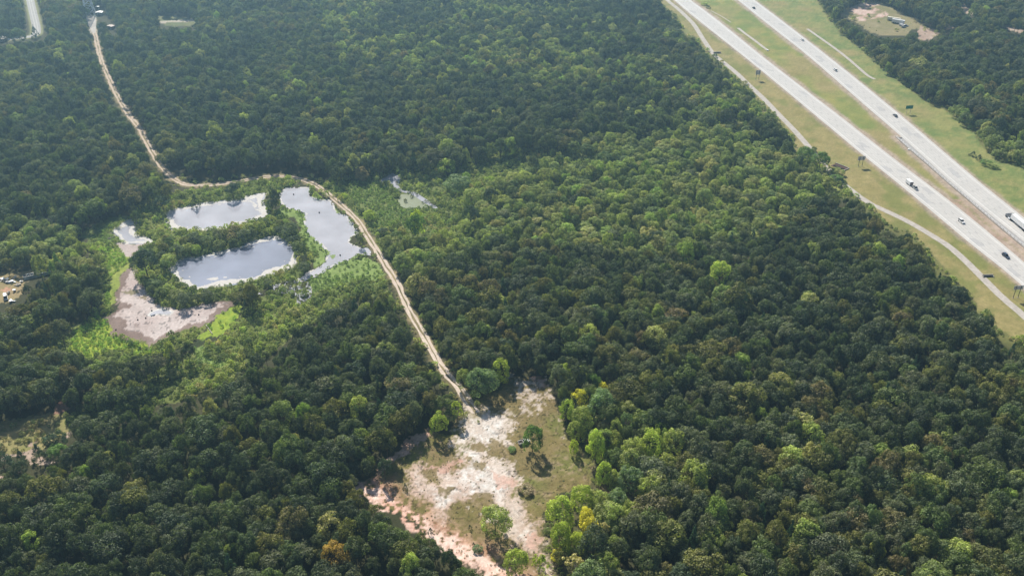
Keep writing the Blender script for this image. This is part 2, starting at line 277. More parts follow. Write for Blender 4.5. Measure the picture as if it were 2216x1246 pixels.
def water_mat(name, col, rough, nsc=.6, bump=.02):
    m = mat(name, col, rough, .5); b = m.node_tree.nodes['Principled BSDF']; b.inputs['IOR'].default_value = 1.33
    n = m.node_tree.nodes; l = m.node_tree.links
    tc = n.new('ShaderNodeTexCoord'); t = n.new('ShaderNodeTexNoise'); t.inputs['Scale'].default_value = nsc; t.inputs['Detail'].default_value = 3
    bp = n.new('ShaderNodeBump'); bp.inputs['Distance'].default_value = bump; bp.inputs['Strength'].default_value = .5
    l.new(tc.outputs['Object'], t.inputs['Vector']); l.new(t.outputs[0], bp.inputs['Height']); l.new(bp.outputs[0], b.inputs['Normal'])
    t2 = n.new('ShaderNodeTexNoise'); t2.inputs['Scale'].default_value = .045; t2.inputs['Detail'].default_value = 4
    r = n.new('ShaderNodeMapRange'); r.inputs[1].default_value = .3; r.inputs[2].default_value = .7; r.inputs[3].default_value = .8; r.inputs[4].default_value = 1.2
    v = n.new('ShaderNodeVectorMath'); v.operation = 'SCALE'; v.inputs[0].default_value = col
    l.new(tc.outputs['Object'], t2.inputs['Vector']); l.new(t2.outputs[0], r.inputs[0]); l.new(r.outputs[0], v.inputs['Scale']); l.new(v.outputs[0], b.inputs['Base Color'])
    return m
M_water_silt_sky = water_mat('silty_sky_tint_water', (.34, .34, .38), .08)  # pale lavender base colour: silt plus sky reflection painted in
M_water_blue = water_mat('sky_tint_water', (.215, .235, .305), .05, bump=.006)  # blue of the reflected sky is put into the base colour
M_water_green = water_mat('algae_water', (.12, .145, .065), .3)

# ------------------------------------------------------------------ object helpers
def tag(o, label=None, cat=None, group=None, kind=None):
    if label: o['label'] = label
    if cat: o['category'] = cat
    if group: o['group'] = group
    if kind: o['kind'] = kind
    return o
def link(name, me, parent=None, loc=None):
    o = bpy.data.objects.new(name, me); C.objects.link(o)
    if parent: o.parent = parent
    if loc: o.location = loc
    return o
def empty(name, loc, rz=0, **k):
    o = bpy.data.objects.new(name, None); C.objects.link(o); o.location = loc; o.rotation_euler = (0, 0, rz); o.empty_display_size = .5
    return tag(o, **k)
def npmesh(name, verts, quads, mats, vcol=None, tone=None, midx=None, smooth_=False):
    me = bpy.data.meshes.new(name)
    verts = np.asarray(verts, np.float32); quads = np.asarray(quads, np.int32)
    nv, nf, k = len(verts), len(quads), quads.shape[1]
    me.vertices.add(nv); me.vertices.foreach_set('co', verts.ravel())
    me.loops.add(nf * k); me.loops.foreach_set('vertex_index', quads.ravel())
    me.polygons.add(nf); me.polygons.foreach_set('loop_start', np.arange(0, nf * k, k, dtype=np.int32))
    for m in (mats if isinstance(mats, (list, tuple)) else [mats]): me.materials.append(m)
    if midx is not None: me.polygons.foreach_set('material_index', np.asarray(midx, np.int32))
    me.polygons.foreach_set('use_smooth', np.full(nf, smooth_))
    if vcol is not None:
        a = me.attributes.new('soil', 'FLOAT_COLOR', 'POINT')
        cc = np.ones((nv, 4), np.float32); cc[:, :3] = vcol; a.data.foreach_set('color', cc.ravel())
    if tone is not None:
        a = me.attributes.new('tone', 'FLOAT', 'FACE'); a.data.foreach_set('value', np.asarray(tone, np.float32))
    me.update(); me.validate()
    return me
class MB:
    """collects boxes, tubes and prisms in one bmesh"""
    def __init__(s): s.bm = bmesh.new()
    def box(s, cx, cy, cz, sx, sy, sz, rz=0, M=None):
        m = Matrix.Translation((cx, cy, cz)) @ Matrix.Rotation(rz, 4, 'Z') @ Matrix.Diagonal((sx, sy, sz, 1))
        if M: m = M @ m
        bmesh.ops.create_cube(s.bm, size=1, matrix=m); return s
    def bar(s, a, b, r, r2=None, n=6):
        a = Vector(a); b = Vector(b); d = b - a
        m = Matrix.Translation((a + b) / 2) @ d.to_track_quat('Z', 'Y').to_matrix().to_4x4()
        bmesh.ops.create_cone(s.bm, cap_ends=True, segments=n, radius1=r, radius2=r if r2 is None else r2, depth=d.length, matrix=m); return s
    def profile(s, pts, w, inset=0, x0=0):
        """outline in the x-z plane extruded to width w along y, upper points pulled in"""
        zs = [p[1] for p in pts]; zm = max(zs); zl = min(zs)
        for side in (-1, 1): pass
        L = []
        for side in (-1, 1):
            L.append([s.bm.verts.new((p[0], side * (w / 2 - inset * max(0, (p[1] - zl) / (zm - zl))), p[1])) for p in pts])
        n = len(pts)
        s.bm.faces.new(L[0]); s.bm.faces.new(L[1][::-1])
        for i in range(n):
            s.bm.faces.new((L[0][i], L[1][i], L[1][(i + 1) % n], L[0][(i + 1) % n]))
        return s
    def bevel(s, w=.05, seg=2):
        bmesh.ops.bevel(s.bm, geom=list(s.bm.edges), offset=w, segments=seg, affect='EDGES', clamp_overlap=True); return s
    def mesh(s, name, m, smooth_=False):
        bmesh.ops.recalc_face_normals(s.bm, faces=s.bm.faces)
        me = bpy.data.meshes.new(name); s.bm.to_mesh(me); s.bm.free(); me.materials.append(m)
        if smooth_: me.polygons.foreach_set('use_smooth', [True] * len(me.polygons))
        return me
    def obj(s, name, m, parent=None, smooth_=False): return link(name, s.mesh(name, m, smooth_), parent)

# ------------------------------------------------------------------ ground
def lerp(a, b, t): return a + (b - a) * t[..., None]
def soil_colour(X, Y):
    """real surface colours of the ground, point by point"""
    wx = X + (fbm(X, Y, 6, 1, 3) - .5) * 5 + (vnoise(X / .9, Y / .9, 5) - .5) * 1.6
    wy = Y + (fbm(X, Y, 6, 2, 3) - .5) * 6 + (vnoise(X / .9, Y / .9, 6) - .5) * 2.0
    px, py = proj(wx, wy, 0 * wx)
    big = fbm(X, Y, 40, 11, 3); mid = fbm(X, Y, 9, 12, 4); fine = fbm(X, Y, 1.6, 13, 3); n2 = fbm(X, Y, 22, 14, 3)
    tup = lambda c: np.array(c, float)
    col = lerp(tup((.042, .048, .022)), tup((.072, .068, .034)), mid)
    def put(poly, c1, c2, n=None, k=1.0, noise=None):
        m = np.zeros(X.shape)
        for p in (poly if isinstance(poly[0][0], (tuple, list)) else [poly]): m = np.maximum(m, inpoly(px, py, p))
        m = m * k
        if noise is not None: m = m * noise
        cc = lerp(tup(c1), tup(c2), np.clip((n if n is not None else mid) * 2 - .5, 0, 1))
        nonlocal col
        col = col * (1 - m[..., None]) + cc * m[..., None]
    st = lambda v, a, b: np.clip((v - a) / (b - a), 0, 1)
    put(SCRUB + [ISLAND], (.10, .135, .035), (.17, .19, .06))
    put(WILLOWS, (.10, .14, .04), (.16, .18, .06))
    # highway corridor grass
    put(CORR, (.235, .215, .075), (.36, .29, .14), mid * .4 + big * .3 + fine * .3)
    dl = dline(X, Y, wLA); 
    cpx, cpy = proj(X, Y, 0 * X)
    incor = inpoly(px, py, CORR)
    med = incor & inpoly(cpx, cpy, LB + RA[::-1])
    right = incor & inpoly(cpx, cpy, RB + [(2700, 500), (2300, 200), (1700, -200)])
    gm = (st(big * .5 + n2 * .5, .36, .56)) * med * .9
    col = col * (1 - gm[..., None]) + lerp(tup((.165, .22, .055)), tup((.28, .27, .08)), st(mid, .3, .7)) * gm[..., None]
    gm = st(n2 * .6 + big * .4, .30, .50) * right * .95
    col = col * (1 - gm[..., None]) + lerp(tup((.145, .205, .060)), tup((.26, .26, .09)), st(mid * .6 + fine * .4, .35, .62)) * gm[..., None]
    gm = (incor & ~med & ~right) * st(mid * .6 + n2 * .4, .46, .60) * .75
    col = col * (1 - gm[..., None]) + tup((.165, .19, .05)) * gm[..., None]
    # red tan bare soil beside the pavement
    dr = np.minimum(np.minimum(dline(X, Y, wLB), dline(X, Y, wRA)), dline(X, Y, wBA))
    d_out = np.minimum(dl, dline(X, Y, wRB))
    g1 = st(-dr, -(2.6 + 5 * mid), -(1.2 + 2 * mid)) * incor * .9; g2 = st(-d_out, -(1.6 + 4.2 * mid), -(.4 + 1.4 * mid)) * incor * .85
    for g in (g1, g2): col = col * (1 - g[..., None]) + lerp(tup((.36, .28, .22)), tup((.44, .36, .31)), st(fine, .3, .7)) * g[..., None]
    redm = med & (dline(X, Y, W([(2075, 440), (2130, 478), (2180, 520), (2230, 565), (2400, 720)])) < 4.5 + 4 * mid)
    rg_ = (redm * (.25 + .65 * st(fine * .5 + n2 * .5, .38, .58)))[..., None]; col = col * (1 - rg_) + lerp(tup((.36, .25, .19)), tup((.48, .38, .32)), st(mid, .3, .7)) * rg_
    dk = incor & (dl < 2.4) & (dl > 1.2) & (mid > .50); col[dk] = col[dk] * .72
    # clearing: dry grass, sand and red soil
    put(CLEAR, (.165, .145, .050), (.27, .20, .10), mid * .35 + fine * .45 + big * .2)
    put(PALEBAND, (.085, .09, .035), (.12, .10, .055))
    gr = inpoly(px, py, CLEAR)
    g = gr * st(n2, .5, .62) * .8; col = col * (1 - g[..., None]) + tup((.15, .165, .045)) * g[..., None]
    g = gr * st(mid * .5 + fine * .5, .54, .64) * .6; col = col * (1 - g[..., None]) + tup((.12, .115, .045)) * g[..., None]
    g = gr * st(n2 * .5 + fine * .5, .56, .66) * .6; col = col * (1 - g[..., None]) + tup((.34, .25, .17)) * g[..., None]
    for s_ in SPECK:
        put(s_, (.38, .29, .22), (.50, .44, .38), fine, 1, st(fine * .6 + mid * .4, .47, .54))
    sn = mid * .45 + fine * .30 + vnoise(X / .6, Y / .6, 88) * .25
    ds = np.full(X.shape, 1e9)
    ins = np.zeros(X.shape, bool)
    for p in SAND: ins |= inpoly(px, py, p); ds = np.minimum(ds, dline(wx, wy, W(p + p[:1])))
    inner = np.where(ins, np.clip(ds / 5.0, 0, 1), -np.clip(ds / 5.0, 0, 1))
    k_ = st(inner * .22 + sn, .40, .56) * (inpoly(cpx, cpy, CLEAR) | ins) * (inner > -.8)
    col = col * (1 - k_[..., None]) + lerp(lerp(tup((.50, .37, .30)), tup((.62, .54, .48)), st(big * .5 + mid * .5, .35, .6)), tup((.70, .68, .65)), st(inner, .25, .8) * st(n2 * .6 + fine * .4, .36, .55)) * k_[..., None]
    for ln_ in (c6([(740, 330), (800, 420), (830, 520), (850, 640), (930, 760), (990, 860), (1060, 960), (1130, 1060), (1190, 1180), (1240, 1290)]), c6([(760, 440), (700, 560), (640, 640), (600, 740), (560, 840)]), c6([(850, 420), (930, 520), (1000, 640), (990, 760)]), c6([(960, 110), (1040, 200), (1060, 300), (980, 400), (870, 440)])):
        wl_ = smooth(W(ln_), 2)
        for o_ in (-.85, .85):
            dd = dline(X, Y, offset(wl_, o_)); g = st(-dd, -.5, -.2) * gr * .35 * st(fine, .3, .5); col = col * (1 - g[..., None]) + tup((.40, .30, .23)) * g[..., None]
    vein = gr & (np.abs(fbm(X, Y, 5, 99, 3) - .5) < .014); col[vein] *= .6
    put(REDS, (.48, .26, .20), (.60, .43, .36), mid, .85, st(mid * .5 + fine * .5, .36, .52))
    for hp in (c6([(735, 480), (800, 465), (835, 505), (760, 512)]), c6([(860, 450), (925, 460), (935, 520), (850, 545), (815, 570)]), c6([(700, 555), (760, 570), (835, 600), (800, 645), (700, 625)]), c6([(540, 712), (655, 718), (645, 760), (575, 772)]), c6([(735, 790), (900, 745), (895, 850), (800, 870), (700, 840)]), c6([(470, 640), (560, 600), (560, 680), (500, 700)]), c6([(520, 500), (600, 480), (660, 560), (560, 600), (480, 590)]), c6([(600, 860), (720, 850), (900, 960), (960, 1080), (800, 1060), (640, 960)])):
        m = inpoly(px, py, hp) * st(fine * .6 + mid * .4, .38, .50) * .9
        col = col * (1 - m[..., None]) + lerp(tup((.16, .14, .055)), tup((.26, .19, .10)), fine) * m[..., None]
    rut = gr & (np.abs(vnoise(X / 7, Y / 7, 77) - .5) < .018) & (fine > .5); col[rut] *= .5
    dg = dline(wx, wy, GULLY)
    g = st(-dg, -(7 + 6 * mid), -3) * gr * st(fine * .6 + mid * .4, .38, .5); col = col * (1 - g[..., None]) + lerp(tup((.38, .18, .12)), tup((.54, .34, .25)), st(fine, .35, .6)) * g[..., None]
    g = st(-dg, -4.3, -2.8) * st(fine * .7 + mid * .3, .36, .44); col = col * (1 - g[..., None]) + lerp(tup((.60, .34, .26)), tup((.78, .60, .52)), st(mid * .5 + fine * .5, .35, .6)) * g[..., None]
    # mud, marsh, fields
    put(MUD1, (.20, .145, .125), (.28, .215, .19))
    put(MUD1B, (.46, .38, .36), (.56, .49, .47), mid, 1, st(mid * .4 + fine * .2 + big * .4, .33, .40))
    dp = dline(X, Y, W(PUDDLE + PUDDLE[:1])); g = st(-dp, -1.3, -.5); col = col * (1 - g[..., None]) + tup((.66, .66, .64)) * g[..., None]
    put(MUD2, (.40, .33, .31), (.50, .43, .41))
    dk = (inpoly(px, py, MUD1B)) & (fine > .70); col[dk] *= .45
    ol = cb([(1480, 290), (1600, 260), (1670, 290), (1560, 330)]); put(ol, (.24, .21, .13), (.28, .24, .16))
    ol = cb([(1620, 370), (1680, 340), (1740, 370), (1680, 400)]); put(ol, (.22, .19, .12), (.26, .21, .15))
    ew = W(CORR + CORR[:1]); de = dline(X, Y, ew); g = st(-de, -13, -5) * (~incor) * (cpx > 1380); col = col * (1 - g[..., None]) + lerp(tup((.12, .135, .045)), tup((.19, .18, .065)), mid) * g[..., None]
    put(LIME[0], (.19, .27, .038), (.35, .40, .05), n2 * .3 + mid * .3 + fine * .4)
    put(LIME[1], (.15, .26, .038), (.33, .40, .05), n2 * .3 + mid * .3 + fine * .4)
    put(LIME[2:], (.19, .25, .05), (.31, .35, .08), mid * .5 + fine * .5)
    put(LGREEN, (.15, .22, .06), (.26, .34, .11), mid * .5 + fine * .5)
    put(REEDS, (.10, .16, .04), (.19, .21, .07), mid * .5 + fine * .5)
    put(FIELD, (.23, .225, .08), (.33, .28, .13), mid)
    put(DIRTL, (.38, .28, .22), (.50, .40, .33), mid)
    put(REDL, (.22, .10, .07), (.32, .20, .15), mid)
    put(CLR, (.21, .20, .085), (.32, .26, .15), mid * .5 + big * .5)
    put(CLR_RED, (.44, .25, .18), (.66, .54, .48), mid * .6 + fine * .4, 1, st(mid, .35, .45))
    put(DIRTR, (.38, .27, .21), (.46, .37, .30), mid)
    put(JUNK, (.26, .23, .10), (.34, .26, .15), mid)
    put(Z(0, 540, 8.9, [(60, 760), (200, 720), (280, 780), (160, 820), (60, 800)]), (.48, .26, .17), (.52, .32, .22), mid)
    put(GAPB, (.13, .15, .06), (.20, .20, .09), mid)
    put(Z(140, 0, 6.925, [(1420, 320), (1700, 305), (1990, 290), (1970, 318), (1700, 335), (1450, 350)]), (.42, .36, .28), (.50, .45, .38), mid)
    put(YGAP, (.20, .25, .05), (.26, .28, .08), mid)
    put(Z(140, 0, 6.925, [(300, 240), (475, 240), (468, 510), (400, 500), (345, 380)]), (.50, .46, .43), (.60, .57, .55), mid)
    for dln in DITCHLINES:
        dd = dline(wx, wy, W(dln)); g = st(-dd, -1.7, -.8); col = col * (1 - g[..., None]) + tup((.035, .05, .02)) * g[..., None]
    # shores of the ponds: pale dried rim in the traced places
    ponds = np.zeros(X.shape, bool)
    for p in POND_W + [PUDDLE]: ponds |= inpoly(px, py, p)
    rim = np.full(X.shape, 1e9)
    for p, w_ in ((POND_A, 1), (POND_B, 1), (POND_D, 1)):
        m = np.abs(X) < 1e6
        rim = np.minimum(rim, dline(X, Y, W(p + p[:1])))
    g = st(-rim, -1.9, -.6) * st(mid, .42, .5); col = col * (1 - g[..., None]) + tup((.62, .59, .56)) * g[..., None]
    # track margins
    dt = dline(wx, wy, wT); g = st(-dt, -3.6, -1.9) * (.5 + .5 * st(mid, .35, .6)); col = col * (1 - g[..., None]) + lerp(tup((.22, .19, .08)), tup((.34, .27, .17)), mid) * g[..., None]
    dt = dline(X, Y, wRL); g = st(-dt, -6.5, -4.5) * .9; col = col * (1 - g[..., None]) + tup((.26, .26, .12)) * g[..., None]
    col *= (.78 + .19 * fine)[..., None]
    return np.clip(col, .005, .85), ponds

xs = np.arange(-260, 2480, 2.7); ys = np.concatenate([np.arange(-80, 1340, 2.6), [1360, 1390, 1430]])
gx, gy = np.meshgrid(xs, ys); X, Y = unproj(gx, gy)
soil, ponds = soil_colour(X, Y)
relief = (fbm(X, Y, 14, 41, 3) - .5) * .5
near_flat = np.minimum(np.minimum(dline(X, Y, wT), dline(X, Y, wD1)), np.minimum(dline(X, Y, wRL), np.minimum(dline(X, Y, wD2), dline(X, Y, wD3))))
flat = np.clip((near_flat - 3) / 6, 0, 1) * (~inpoly(gx, gy, CORR))
relief = relief * flat
_px, _py = gx, gy
for p in POND_W + [PUDDLE, CREEK, ALGAE, CREEK2]:
    d = dline(X, Y, W(p + p[:1])); relief *= np.clip((d - 1) / 5, 0, 1)
relief[ponds] = -.55; relief[inpoly(gx, gy, grow(PUDDLE, 6))] = 0
for p in (CREEK, ALGAE): relief[inpoly(gx, gy, p)] = -.3
ny, nx = gx.shape
V = np.stack([X, Y, relief], -1).reshape(-1, 3)
idx = np.arange(nx * ny).reshape(ny, nx)
q = np.stack([idx[1:, :-1], idx[1:, 1:], idx[:-1, 1:], idx[:-1, :-1]], -1).reshape(-1, 4)
# wide outer skirt so that the ground carries on far beyond the picture
c0 = len(V); far = np.array([(-3000, 3000, 0), (3000, 3000, 0), (3000, -700, 0), (-3000, -700, 0)], float)
V = np.concatenate([V, far]); tl, tr, bl, br = idx[0, 0], idx[0, -1], idx[-1, 0], idx[-1, -1]
q = np.concatenate([q, [[tl, tr, c0 + 1, c0], [tr, br, c0 + 2, c0 + 1], [br, bl, c0 + 3, c0 + 2], [bl, tl, c0, c0 + 3]]])
vc = np.concatenate([soil.reshape(-1, 3), np.tile((.07, .085, .04), (4, 1))])
ground = link('ground', npmesh('ground', V, q, M_ground, vcol=vc, smooth_=True)); tag(ground, kind='structure', label='grass, soil and sand of the land under the woods')

def ribbon(name, left, right, z, m, thick=0, kind='structure', parent=None, vcol=None, wavy=0):
    n = min(len(left), len(right)); top = [(*left[i], z) for i in range(n)] + [(*right[i], z) for i in range(n)]
    f = [(i, i + 1, n + i + 1, n + i) for i in range(n - 1)]
    if thick:
        k = len(top); top += [(x, y, z - thick) for x, y, _ in top]
        for i in range(n - 1):
            f.append((i + 1, i, k + i, k + i + 1)); f.append((n + i, n + i + 1, k + n + i + 1, k + n + i))
        f.append((0, n, k + n, k)); f.append((2 * n - 1, n - 1, k + n - 1, k + 2 * n - 1))
    V = np.array(top); c = None if vcol is None else vcol(V[:, 0], V[:, 1])
    o = link(name, npmesh(name, V, [t[::-1] for t in f], m, vcol=c), parent)
    if kind: tag(o, kind=kind)
    return o
def even(line, n):
    L = [0]
    for a, b in zip(line[:-1], line[1:]): L.append(L[-1] + math.dist(a, b))
    t = np.linspace(0, L[-1], n); return list(zip(np.interp(t, L, [p[0] for p in line]), np.interp(t, L, [p[1] for p in line])))
def pair(a, b, n=160):
    a = even(smooth(a, 2), n); b0 = even(smooth(b, 2), n)
    return a, b0
for nm, a, b, lab in (('highway_road', wLA, wLB, 'pale concrete carriageway nearer the camera, coming towards the camera'), ('highway_road', wRA, wRB, 'pale concrete carriageway on the far side of the grass median')):
    a, b = pair(a, b); o = ribbon(nm, a, b, .09, M_conc, .12); o['label'] = lab
    # dashes: two lane lines of short marks, plus pale edge lines
    mk_v, mk_f = [], []; ed_v, ed_f = [], []
    L = sum(math.dist(p, r_) for p, r_ in zip(a[:-1], a[1:])); n = int(L / 1.5225); aa, bb = even(a, n), even(b, n)
    for fr in (.375, .60):
        mid_ = [(p[0] + (q_[0] - p[0]) * fr, p[1] + (q_[1] - p[1]) * fr) for p, q_ in zip(aa, bb)]
        for i in range(0, n - 3, 8):
            p, r_ = mid_[i], mid_[i + 2]; d = Vector((r_[0] - p[0], r_[1] - p[1])).normalized(); s_ = Vector((-d.y, d.x)) * .15
            k = len(mk_v); mk_v += [(p[0] + s_.x, p[1] + s_.y, .095), (p[0] - s_.x, p[1] - s_.y, .095), (r_[0] - s_.x, r_[1] - s_.y, .095), (r_[0] + s_.x, r_[1] + s_.y, .095)]; mk_f.append((k, k + 1, k + 2, k + 3))
    o2 = link('lane_marking', npmesh('lane_marking', mk_v, mk_f, M_seal), o); o2['kind'] = 'stuff'
    for fr, nm2 in ((.12, 'edge_line'), (.88, 'edge_line')):
        l1 = [(p[0] + (q_[0] - p[0]) * fr, p[1] + (q_[1] - p[1]) * fr) for p, q_ in zip(a, b)]; l2 = [(p[0] + (q_[0] - p[0]) * (fr + .012), p[1] + (q_[1] - p[1]) * (fr + .012)) for p, q_ in zip(a, b)]
        ribbon(nm2, l1, l2, .096, M_white, 0, None, o)
    for ln in (.262, .49, .71):
        for w_ in (-.048, .048):
            f0 = ln + w_
            l1 = [(p[0] + (q_[0] - p[0]) * (f0 - .022), p[1] + (q_[1] - p[1]) * (f0 - .022)) for p, q_ in zip(a, b)]; l2 = [(p[0] + (q_[0] - p[0]) * (f0 + .022), p[1] + (q_[1] - p[1]) * (f0 + .022)) for p, q_ in zip(a, b)]
            ribbon('wheel_path', l1, l2, .0925, M_worn, 0, None, o)
    for k in range(26):
        i0 = rnd.randrange(4, n - 12); ln = rnd.choice((.15, .378, .603)); i1 = i0 + rnd.choice((3, 6, 9)); pt = lambda i, f: (aa[i][0] + (bb[i][0] - aa[i][0]) * f, aa[i][1] + (bb[i][1] - aa[i][1]) * f)
        zp = .0928 + k * .00003; link('pavement_patch', npmesh('pavement_patch', [(*pt(i0, ln), zp), (*pt(i1, ln), zp), (*pt(i1, ln + .215), zp), (*pt(i0, ln + .215), zp)], [(0, 1, 2, 3)], M_patch), o)
    # transverse slab joints
    jv, jf = [], []
    for i in range(0, n - 1, 3):
        p, r_ = Vector((*aa[i], .094)), Vector((*bb[i], .094)); d = Vector((aa[i + 1][0] - aa[i][0], aa[i + 1][1] - aa[i][1], 0)).normalized() * .035
        k = len(jv); jv += [p - d, r_ - d, r_ + d, p + d]; jf.append((k, k + 1, k + 2, k + 3))
    o3 = link('slab_joint', npmesh('slab_joint', [tuple(v) for v in jv], jf, M_seal), o); o3['kind'] = 'stuff'
# grey shoulder strip and low wall beside the far carriageway
ba = even(smooth(wBA, 2), 140)
ra = []
fine_ra = even(smooth(wRA, 2), 1500)
for p in ba: ra.append(min(fine_ra, key=lambda r_: math.dist(p, r_)))
gsh = ribbon('shoulder_strip', ba, [(p[0] * .06 + r_[0] * .94, p[1] * .06 + r_[1] * .94) for p, r_ in zip(ba, ra)], .13, noisy(mat('grey_shoulder', (.33, .32, .315), .85), .6, .8, 1.15), .2)
wall = empty('retaining_wall', (*ba[0], 0), label='low concrete retaining wall and post rail at the edge of the far carriageway', cat='retaining wall')
inv = Vector((-ba[0][0], -ba[0][1], 0))
w1 = ribbon('wall', offset(ba, -.25), offset(ba, .05), .75, M_conc2, .95, None, wall); w1.location = inv
pm = MB().box(0, 0, .5, .12, .12, 1.0).mesh('rail_post', M_dsteel)
for i in range(0, 139, 2):
    o = link('rail_post', pm, wall, (ba[i][0] + inv.x, ba[i][1] + inv.y, .6))
rl = MB()
for a, b in zip(ba[:-1], ba[1:]): rl.bar((a[0] + inv.x, a[1] + inv.y, 1.5), (b[0] + inv.x, b[1] + inv.y, 1.5), .05, n=4)
rl.obj('top_rail', M_steel, wall)
# ditches
def band(name, line, w, z, m, thick, lab):
    l = resample(line, 3); wv = [w / 2 * (1 + .08 * math.sin(i * .9) + .06 * math.sin(i * 2.3)) for i in range(len(l))]
    a = [offset(l, wv[i])[i] if 0 else None for i in range(0)]
    lo, hi = offset(l, -w / 2), offset(l, w / 2)
    o = ribbon(name, hi, lo, z, m, thick); o['label'] = lab; return o
band('drainage_channel', wD1, 4.2, .06, M_conc2, .3, 'long pale concrete drainage channel along the edge of the wood')
band('drainage_channel', wD2, 2.6, .06, M_conc2, .3, 'short straight concrete channel in the far verge')
band('drainage_channel', wD3, 2.6, .06, M_conc2, .3, 'broken concrete channel in the grass median')
band('drainage_channel', wD4, 1.0, .06, M_conc2, .3, 'thin concrete gutter in the grass median')
def track_col(X, Y):
    f = fbm(X, Y, 5, 3, 3); px, py = proj(X, Y, 0 * X)
    t = np.clip((py - 380) / 300, 0, 1)
    c = lerp(np.array((.43, .34, .26)), np.array((.56, .48, .42)), np.clip(f * .6 + t * .55, 0, 1)); return c
tl_ = resample(wT, 1.5)
# two wheel ruts with a grassy strip between, as three ribbons
for k, (d0, d1, nm, lab, m, z) in enumerate(((-1.75, -.35, 'track_rut', 'left wheel rut of the dirt track', M_dirt, .05), (.35, 1.75, 'track_rut', 'right wheel rut of the dirt track', M_dirt, .05))):
    jit = lambda s: [(vnoise(np.array([i * .31]), np.array([s * 7.7]), 5)[0] - .5) * .9 for i in range(len(tl_))]
    j0, j1 = jit(k * 2 + 1), jit(k * 2 + 2); n_ = len(tl_)
    base0, base1 = offset(tl_, d0), offset(tl_, d1); nor = offset(tl_, 1)
    A = [(base0[i][0] + (nor[i][0] - tl_[i][0]) * j0[i], base0[i][1] + (nor[i][1] - tl_[i][1]) * j0[i]) for i in range(n_)]
    B = [(base1[i][0] + (nor[i][0] - tl_[i][0]) * j1[i], base1[i][1] + (nor[i][1] - tl_[i][1]) * j1[i]) for i in range(n_)]
    o = ribbon(nm, B, A, z, m, .12, vcol=track_col); o['label'] = lab
rl_ = resample(wRL, 4); o = ribbon('country_road', offset(rl_, 3.6), offset(rl_, -3.6), .06, M_asph, .1); o['label'] = 'straight paved road at the far top left'
for d in (-1.1, 1.1):
    ribbon('wheel_path', offset(rl_, d + .35), offset(rl_, d - .35), .066, M_white if 0 else noisy(mat('worn_asphalt', (.40, .39, .38), .8), .4, .9, 1.1), 0, None, o)
# water
def sheet(name, poly, z, m, kind='structure', label=None, subdiv=True):
    w = smooth(W(poly + poly[:1]), 1)[:-1]
    bm = bmesh.new(); vs = [bm.verts.new((x, y, z)) for x, y in w]; f = bm.faces.new(vs)
    if f.normal.z < 0 or f.calc_area() < 0: f.normal_flip()
    bmesh.ops.triangulate(bm, faces=bm.faces[:]); bmesh.ops.recalc_face_normals(bm, faces=bm.faces)
    me = bpy.data.meshes.new(name); bm.to_mesh(me); bm.free(); me.materials.append(m)
    if me.polygons[0].normal.z < 0: me.flip_normals()
    o = link(name, me); tag(o, label=label, kind=kind); return o
sheet('pond_water', grow(POND_A, 5), -.14, M_water_silt_sky, label='long pale pond below the bend of the dirt track')
sheet('pond_water', grow(POND_B, 5), -.14, M_water_blue, label='oval blue pond ringed with white crust and trees')
sheet('pond_water', grow(POND_C, 3), -.14, M_water_silt_sky, label='largest milky pond beside the dirt track')
sheet('pond_water', grow(POND_D, 3), -.14, M_water_silt_sky, label='small pond at the left tip of the pond group')
sheet('paved_yard', Z(140, 0, 6.925, [(300, 240), (475, 240), (470, 400), (462, 505), (420, 500), (380, 430), (345, 350)]), .07, M_conc2, label='pale paved yard below the pylon at the top left')
sheet('creek_water', CREEK, -.06, M_water_silt_sky, label='narrow silvery creek in the central marsh')
sheet('creek_water', grow(ALGAE, 1), -.075, M_water_green, label='pale green algae pool in the central marsh')
sheet('puddle_water', PUDDLE, .03, M_water_silt_sky, label='small pale puddle on the dried mudflat')
def cells(name, bbox_poly, res, fn, z, m, label, hgt=0):
    w = W(bbox_poly); x0, x1 = min(p[0] for p in w) - 4, max(p[0] for p in w) + 4; y0, y1 = min(p[1] for p in w) - 4, max(p[1] for p in w) + 4
    a = np.arange(x0, x1, res); b = np.arange(y0, y1, res * 1.3); A, B = np.meshgrid(a, b); mk = fn(A, B)
    A, B = A[mk], B[mk]; n = len(A)
    if not n: return
    h, k = res * .52, res * .68
    V = np.stack([np.stack([A - h, B - k], -1), np.stack([A + h, B - k], -1), np.stack([A + h, B + k], -1), np.stack([A - h, B + k], -1)], 1).reshape(-1, 2)
    zz = np.repeat(z + .004 * ((np.arange(n) * 7) % 5), 4)
    V = np.concatenate([V, zz[:, None]], 1)
    q = np.arange(n * 4).reshape(n, 4); o = link(name, npmesh(name, V, q, m)); tag(o, label=label, kind='stuff'); return o
def crust(poly, wmin, wmax, seed, extra=None):
    w = W(poly + poly[:1])
    def fn(A, B):
        px, py = proj(A, B, 0 * A); d = dline(A, B, w); n = fbm(A, B, 11, seed, 2); f = fbm(A, B, 1.6, seed + 5, 2); d = d + (f - .5) * 1.6
        m = inpoly(px, py, poly) & ((d < wmin + (wmax - wmin) * np.clip((n - .35) * 3.3, 0, 1)) | ((d < wmax * 1.3) & (f > .82)))
        if extra is not None: m |= extra(px, py, A, B, f)
        return m
    return fn
exA = c4([(1390, 240), (1440, 232), (1500, 198), (1590, 186), (1565, 235), (1612, 290), (1600, 322), (1540, 300), (1500, 240)])
cells('white_crust', POND_A, .45, crust(POND_A, .8, 3.6, 61, lambda px, py, A, B, f: inpoly(px, py, exA) & (f > .43)), -.128, M_scum, 'white dried algae crust round the long pale pond')
